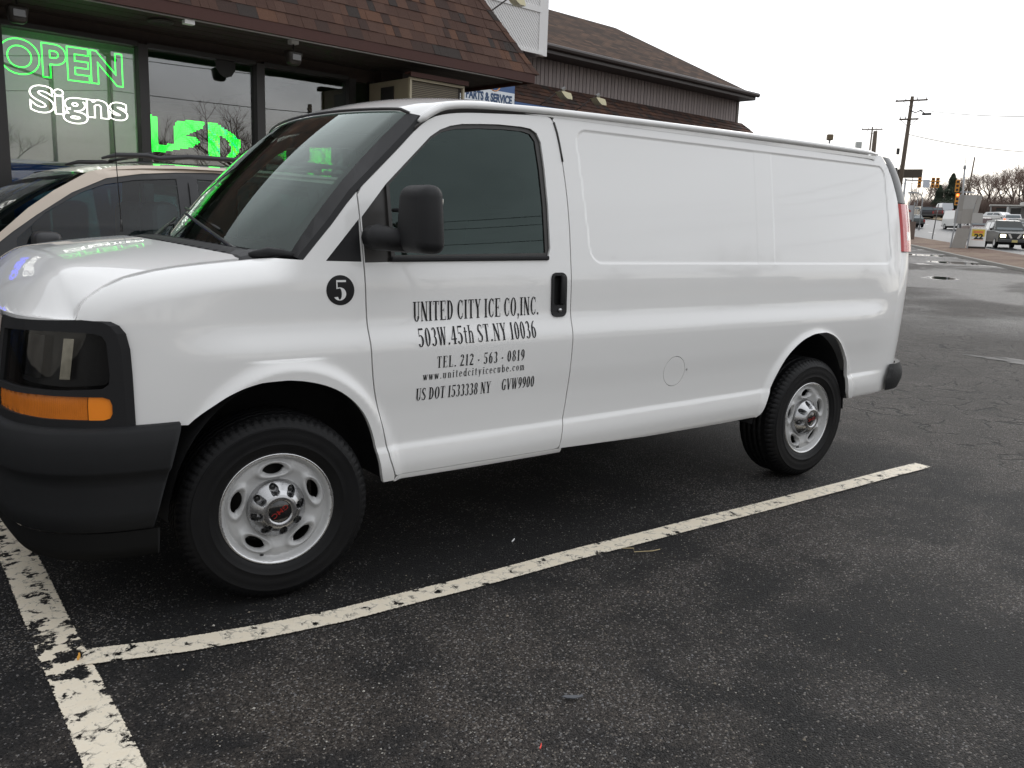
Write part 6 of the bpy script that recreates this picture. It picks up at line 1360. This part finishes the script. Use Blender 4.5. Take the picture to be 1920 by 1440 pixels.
x, y = BEAR(1750, 78); t = empty('post_sign', gnd(x, y), -1.1, 'thin dark sign post standing on the verge', 'sign post'); mb = MB(); mb.tube([(-.06, 0, 0), (.12, 0, 2.9)], .045, 6); mb.build('post', mat('post_dark', (.12, .12, .12), .6), t); mb = MB(); mb.box((.11, .04, 2.55), (.04, .3, .6)); mb.build('plate', GALV, t)
x, y = BEAR(1705, 76); t = empty('entrance_sign', gnd(x, y), -1.1, 'small grey sign with reddish mark beside the tail lamp', 'sign'); mb = MB(); mb.box((.12, 0, 1.5), (.10, .10, 3.0)); mb.build('post', mat('post_grey', (.30, .31, .31), .7), t)
mb = MB(); mb.box((-.2, 0, 2.2), (.6, .05, 1.1)); mb.build('plate', mat('plate_pale', (.42, .43, .45), .6), t); mb = MB(); mb.box((-.22, -.03, 2.35), (.3, .01, .14), tilt=Matrix.Rotation(.6, 3, 'Y')); mb.build('red_mark', mat('mark_red', (.35, .07, .06), .6), t); mb = MB(); mb.box((.0, 0, .75), (.75, .2, 1.5)); mb.build('base', mat('base_brown', (.16, .12, .10), .8), t)
# price board
x, y = BEAR(1834, 63); AB = empty('price_board', gnd(x, y, .1), -1.08, 'white folding board with yellow top and black price 22', 'sandwich board')
mb = MB(); mb.rbox((0, 0, .72), (.90, .06, 1.22), .03, tilt=Matrix.Rotation(-.06, 3, 'X')); mb.build('frame', mat('board_white', (.85, .85, .83), .4), AB); mb = MB(); mb.rbox((0, .32, .68), (.90, .05, 1.2), .02, tilt=Matrix.Rotation(.18, 3, 'X')); mb.build('rear_leaf', mat('board_white', (.8, .8, .78), .4), AB)
for nm, c, cc in (('yellow_band', (0, -.045, 1.0), (.72, .012, .44)),): mb = MB(); mb.box(c, cc); mb.build(nm, mat('board_yellow', (.80, .60, .07), .6), AB)
for nm, c, cc in (('orange_band', (0, -.054, 1.06), (.56, .008, .16)), ('orange_band', (0, -.036, .48), (.66, .008, .20))): mb = MB(); mb.box(c, cc); mb.build(nm, mat('board_orange', (.80, .28, .10), .6), AB)
text_mesh('price', '22', .5, frame((.04, -.062, .78), (1, 0, 0), (0, 0, 1)), mat('board_ink', (.02, .02, .02), .5), AB, extrude=.002, offset=.022, width=.52, height=.34)
mb = MB(); mb.rbox((0, .16, .06), (1.0, .55, .18), .04); mb.build('base', mat('rubber_base', (.035, .028, .024), .8), AB)
# pale low building at the right edge
x, y = BEAR(1906, 155); t = empty('far_building', gnd(x, y), -1.1, 'low pale building with flat roof behind parked cars at right edge', 'building')
mb = MB(); mb.box((2.5, 4, 1.1), (8, 6, 2.2)); mb.build('wall', mat('far_wall_pale', (.42, .42, .41), .8), t); mb = MB(); mb.box((2.9, 2, 2.45), (5.6, 4, .55)); mb.build('roof', mat('far_roof_grey', (.48, .48, .46), .8), t)
mb = MB(); mb.box((.3, -1, 2.1), (9, 3.5, .18)); mb.build('canopy', mat('far_canopy_pale', (.55, .54, .50), .7), t)
for q in (-4, -1.5, 1): mb = MB(); mb.box((q, -2, 1.0), (.2, .2, 2.1)); mb.build('column', mat('far_wall_pale', (.42, .42, .41), .8), t)
for q in (-2.5, -.5, 1.5, 3.5): mb = MB(); mb.box((q, .98, 1.2), (1.3, .06, 1.2)); mb.build('window', mat('far_window_dark', (.03, .035, .04), .2), t)

# ------------------------------------------------------------------ traffic
HEADL = emitm('headlamp_lit', (1, .90, .62), 6.); TAILL = emitm('tail_lit', (1, .10, .03), 4.)
def car(name, x, y, rz, L_, W_, H_, colr, label, cat, kind='suv', lit=False, tail=False, dr=0, rack=False):
    """front end points to local -x"""
    t = empty(name, gnd(x, y, .02), rz, label, cat, 'traffic on the highway'); h = L_/2; w = W_/2; P_ = mat('car_%s' % '_'.join('%d' % (100*c) for c in colr), colr, .4, coat=.45, coat_rough=.1, spec=.3, var=.05)
    if kind == 'suv': low = [(-h, .42), (-h-.0, .98), (-h+.25, 1.08), (-h+1.25, 1.16)]; cab = [(-h+1.15, 1.14), (-h+1.85, H_-.05), (-h+2.3, H_), (h-.5, H_-.03), (h-.12, 1.12)]
    elif kind == 'van': low = [(-h, .45), (-h+.02, 1.05), (-h+.2, 1.18), (-h+.8, 1.28)]; cab = [(-h+.78, 1.26), (-h+1.45, H_-.12), (-h+1.9, H_), (h-.15, H_), (h-.02, 1.2)]
    else: low = [(-h, .40), (-h+.02, .70), (-h+.3, .84), (-h+1.3, .95)]; cab = [(-h+1.2, .93), (-h+2.0, H_-.04), (-h+2.5, H_), (h-1.3, H_-.05), (h-.6, .98)]
    belt = cab[0][1]
    prof = low+[(h-.1, belt+.02), (h, belt-.2), (h, .42)]
    mb = MB(); rows = []
    for (yy, sc, dz) in ((-w, .97, -.04), (-w+.07, 1, 0), (w-.07, 1, 0), (w, .97, -.04)): rows.append([(px_*sc, yy, z_+(dz if z_ > .6 else 0)) for px_, z_ in prof])
    V = [p for r in rows for p in r]; n = len(prof); F = [tuple(range(n)), tuple(range(3*n, 4*n))[::-1]]
    for i in range(3):
        for k in range(n): F.append((i*n+k, i*n+(k+1) % n, (i+1)*n+(k+1) % n, (i+1)*n+k))
    mb.add(V, F); mb.build('body', P_, t)
    tm = .16
    def cabin(shr, z0, nm, m, inset=0):
        mb = MB(); V = []
        for s_ in (-1, 1):
            for px_, z_ in cab:
                f = (z_-belt)/(H_-belt); V.append((px_*(1-.0), s_*(w-.04-inset-tm*max(f, 0)), z_))
        n = len(cab); F = [tuple(range(n))[::-1], tuple(range(n, 2*n))]+[(k, (k+1) % n, n+(k+1) % n, n+k) for k in range(n)]
        mb.add(V, F); return mb.build(nm, m, t)
    cabin(0, 0, 'cabin', P_)
    G_ = mat('car_glass_dark', (.035, .055, .065), .06, coat=1)
    cx_ = sum(p[0] for p in cab)/len(cab); cz_ = (belt+H_)/2
    ws = [(cab[0][0]+.10, belt+.06), (cab[1][0]-.02+.06, H_-.14)]
    mb = MB(); nrm = Vector((-(ws[1][1]-ws[0][1]), 0, ws[1][0]-ws[0][0])).normalized()*.03
    mb.add([Vector((ws[0][0]-.02, -w+.16, ws[0][1]))+nrm, Vector((ws[0][0]-.02, w-.16, ws[0][1]))+nrm, Vector((ws[1][0]-.02, w-.27, ws[1][1]))+nrm, Vector((ws[1][0]-.02, -w+.27, ws[1][1]))+nrm], [(0, 1, 2, 3)]); mb.build('windshield', G_, t)
    rw = [(cab[-1][0]-.02, belt+.08), (cab[-2][0]+.10, H_-.14)]
    if kind != 'van' or tail:
        mb = MB(); mb.add([(rw[0][0]+.03, -w+.16, rw[0][1]), (rw[0][0]+.03, w-.16, rw[0][1]), (rw[1][0]+.06, w-.27, rw[1][1]), (rw[1][0]+.06, -w+.27, rw[1][1])], [(0, 1, 2, 3)]); mb.build('rear_window', G_, t)
    segs = [(cab[0][0]+.35, cab[0][0]+1.25)] if kind == 'van' else [(cab[0][0]+.45, cx_-.05), (cx_+.05, cx_+.95)]+([(cx_+1.05, cab[-2][0]-.02)] if cab[-2][0]-.02-cx_-1.05 > .3 else [])
    for s_ in (-1, 1):
        for a_, b_ in segs:
            top_ = H_-.15; fa = .07/(H_-belt); fb = (top_-belt)/(H_-belt); ya = s_*(w-.04-tm*fa+.012); yb = s_*(w-.04-tm*fb+.012); ta = a_ if a_ > cab[1][0]-.2 else a_+.35
            mb = MB(); mb.add([(a_, ya, belt+.07), (b_, ya, belt+.07), (b_-.03, yb, top_), (ta, yb, top_)], [(0, 1, 2, 3)]); mb.build('side_window', G_, t)
        for xx in (-h+.85, h-.95):
            mb = MB(); mb.add(*lathe([(0, -.06), (.20, -.08), (.215, -.10), (.33, -.10), (.36, -.05), (.36, .06), (.33, .10), (0, .08)], 22, center=(xx, s_*(w-.09), .36))); mb.build('wheel', RUBBER, t, smooth=True)
            mb = MB(); mb.add(*lathe([(0, -.02*1), (.17, -.0), (.205, .0)], 18, center=(xx, s_*(w+.012), .36))); mb.build('rim', STEEL, t)
        mb = MB(); mb.rbox((cab[0][0]+.45, s_*(w+.10), belt+.10), (.12, .18, .16), .04); mb.build('door_mirror', DKM, t, smooth=True)
        mb = MB(); mb.rbox((-h+.01, s_*(w-.26), low[1][1]-.17), (.06, .34, .20), .03); mb.build('headlight', HEADL if lit else mat('headlamp_clear', (.55, .55, .5), .15, coat=1), t)
        mb = MB(); mb.rbox((h-.0, s_*(w-.12), belt-.22), (.06, .18, .38), .03); mb.build('tail_light', TAILL if tail else mat('tail_red_off', (.30, .02, .02), .3), t)
    mb = MB(); mb.rbox((-h-.01, 0, low[1][1]-.18), (.05, W_-1.0, .24), .02); mb.build('grille', DKM, t)
    mb = MB(); mb.rbox((-h-.04, 0, .50), (.14, W_-.06, .22), .05); mb.build('front_bumper', mat('bumper_dark_grey', (.06, .06, .06), .6) if kind != 'sedan' else P_, t)
    mb = MB(); mb.rbox((h+.04, 0, .50), (.14, W_-.06, .22), .05); mb.build('rear_bumper', mat('bumper_dark_grey', (.06, .06, .06), .6), t)
    mb = MB(); mb.box((-h-.12, 0, .48), (.01, .34, .15)); mb.build('number_plate', mat('plate_cream', (.55, .46, .18), .5), t)
    mb = MB(); mb.box((0, 0, .34), (L_-.8, W_-.3, .2)); mb.build('underbody', GAP, t)
    if rack:
        for s_ in (-.55, .55): mb = MB(); mb.tube([(-.3, s_, H_+.08), (h-.7, s_, H_+.08)], .03, 6); mb.build('roof_rail', DKM, t)
    return t
RA = math.atan2(RDY, RDX)
s1 = car('suv', *BEAR(1884, 68), RA-.03, 4.5, 1.9, 1.86, (.018, .023, .021), 'dark grey green SUV with lit headlights nearest at right edge', 'SUV', lit=True, rack=True)
CH = mat('grille_chrome', (.7, .7, .7), .2, metal=1)
for s_ in (-1, 1): mb = MB(); mb.add([(-2.30, s_*.12, .66), (-2.30, s_*.26, .66), (-2.30, s_*.42, .94), (-2.30, s_*.28, .94)], [(0, 1, 2, 3)]); mb.build('grille_bar', CH, s1)
car('delivery_van', *BEAR(1799, 108), RA+.13, 5.6, 2.0, 2.12, (.74, .74, .72), 'white cargo van driving up behind the roadside sign', 'van', kind='van', lit=True)
car('suv', *BEAR(1834, 84), RA-.05, 4.6, 1.9, 1.85, (.05, .02, .02), 'maroon SUV with lit headlights behind the folding price board', 'SUV', lit=True)
car('crossover', *BEAR(1893, 116), RA+math.pi-.25, 4.5, 1.85, 1.65, (.70, .71, .72), 'white crossover with lit tail lights behind the dark grey SUV', 'car', tail=True)
car('crossover', *BEAR(1872, 128), RA+.5, 4.5, 1.8, 1.6, (.66, .67, .68), 'white car behind the white crossover near the low building', 'car')
car('sedan', *BEAR(1915, 104), RA-.1, 4.6, 1.8, 1.5, (.10, .11, .10), 'dark car partly cut by the right edge behind the grey SUV', 'car', kind='sedan')
car('suv', *BEAR(1732, 146), RA+math.pi-.18, 4.5, 1.85, 1.78, (.02, .02, .025), 'black SUV driving away on the far junction road', 'SUV')
car('suv', *BEAR(1750, 152), RA+math.pi-.18, 4.4, 1.85, 1.66, (.09, .035, .035), 'dark maroon SUV following the black SUV on the far road', 'SUV')
car('delivery_van', *BEAR(1763, 168), RA+math.pi, 5.2, 2.0, 2.2, (.60, .63, .66), 'pale box van far away before the bare trees', 'van', kind='van', tail=False)
car('crossover', *BEAR(1721, 158), RA+.6, 4.5, 1.8, 1.7, (.50, .45, .38), 'tan car far left behind the street lamp', 'car')
car('sedan', *BEAR(1708, 112), RA+math.pi, 4.4, 1.8, 1.45, (.05, .06, .06), 'dark car half hidden behind the small grey sign', 'car', kind='sedan')
# ------------------------------------------------------------------ across the highway behind the camera (mirrored in the shop glass and the van side)
def rpole(s_, n_, H, label, arms=2):
    x, y = road(s_, n_); p = empty('utility_pole', gnd(x, y), RA, label, 'utility pole', 'utility poles across the highway'); mb = MB(); mb.tube([(0, 0, 0), (0, 0, H)], .17, 8, r2=.11); mb.build('shaft', WOOD, p)
    for k in range(arms): mb = MB(); mb.box((0, 0, H-.4-k*1.3), (.12, 2.4, .12)); mb.build('crossarm', WOOD, p)
for i, s_ in enumerate((-75, -44, -6.3, 26, 48, 68)): rpole(s_, 34.5, 10.5, '%s tall utility pole along the far side of the highway' % ORD[i])
rpole(-22, 37, 8, 'short bare pole set back across the highway', 0); rpole(3, 38, 7.5, 'short pole with one crossarm set back across the highway', 1)
for k, (n_, z_) in enumerate(((33.4, 10.1), (35.6, 10.1), (34.5, 8.8), (34.5, 7.2))):
    mb = MB()
    for s_ in (-75, -44, -6.3, 26, 48):
        e = {-75: -44, -44: -6.3, -6.3: 26, 26: 48, 48: 68}[s_]; mb.tube([Vector((*road(s_+(e-s_)*t, n_), z_-1.1*4*t*(1-t)*.6)) for t in np.linspace(0, 1, 10)], .02, 3)
    tag(mb.build('overhead_wire', DKM), ['outer', 'inner', 'middle', 'lowest'][k]+' overhead wire across the highway behind the camera', 'wire')
x, y = road(-8.6, 33.4); t = empty('signal_pole', gnd(x, y), RA+math.pi/2+math.pi, 'signal pole with a red light across the highway', 'traffic signal'); mb = MB(); mb.tube([(0, 0, 0), (0, 0, 8.0)], .11, 8); mb.tube([(0, 0, 7.4), (-3.2, -1, 7.6)], .06, 6); mb.build('mast', DKM, t); sig_head(t, (.3, -.1, 6.5), lit=0)
x, y = road(8, 62); t = empty('far_house', gnd(x, y), RA, 'pale low house across the highway behind the camera', 'house'); mb = MB(); mb.box((0, 0, 1.6), (16, 8, 3.2)); mb.build('wall', mat('house_wall_cream', (.50, .45, .34), .8), t)
mb = MB(); mb.add([(-8.4, -4.4, 3.2), (8.4, -4.4, 3.2), (8.4, 4.4, 3.2), (-8.4, 4.4, 3.2), (-8.4, 0, 5), (8.4, 0, 5)], [(0, 1, 5, 4), (2, 3, 4, 5), (1, 2, 5), (3, 0, 4)]); mb.build('roof', mat('house_roof_grey', (.10, .10, .10), .9), t)
for q in (-5, -2, 1, 4): mb = MB(); mb.box((q, 4.03, 1.6), (1.1, .06, 1.3)); mb.build('window', mat('far_window_dark', (.03, .035, .04), .2), t)
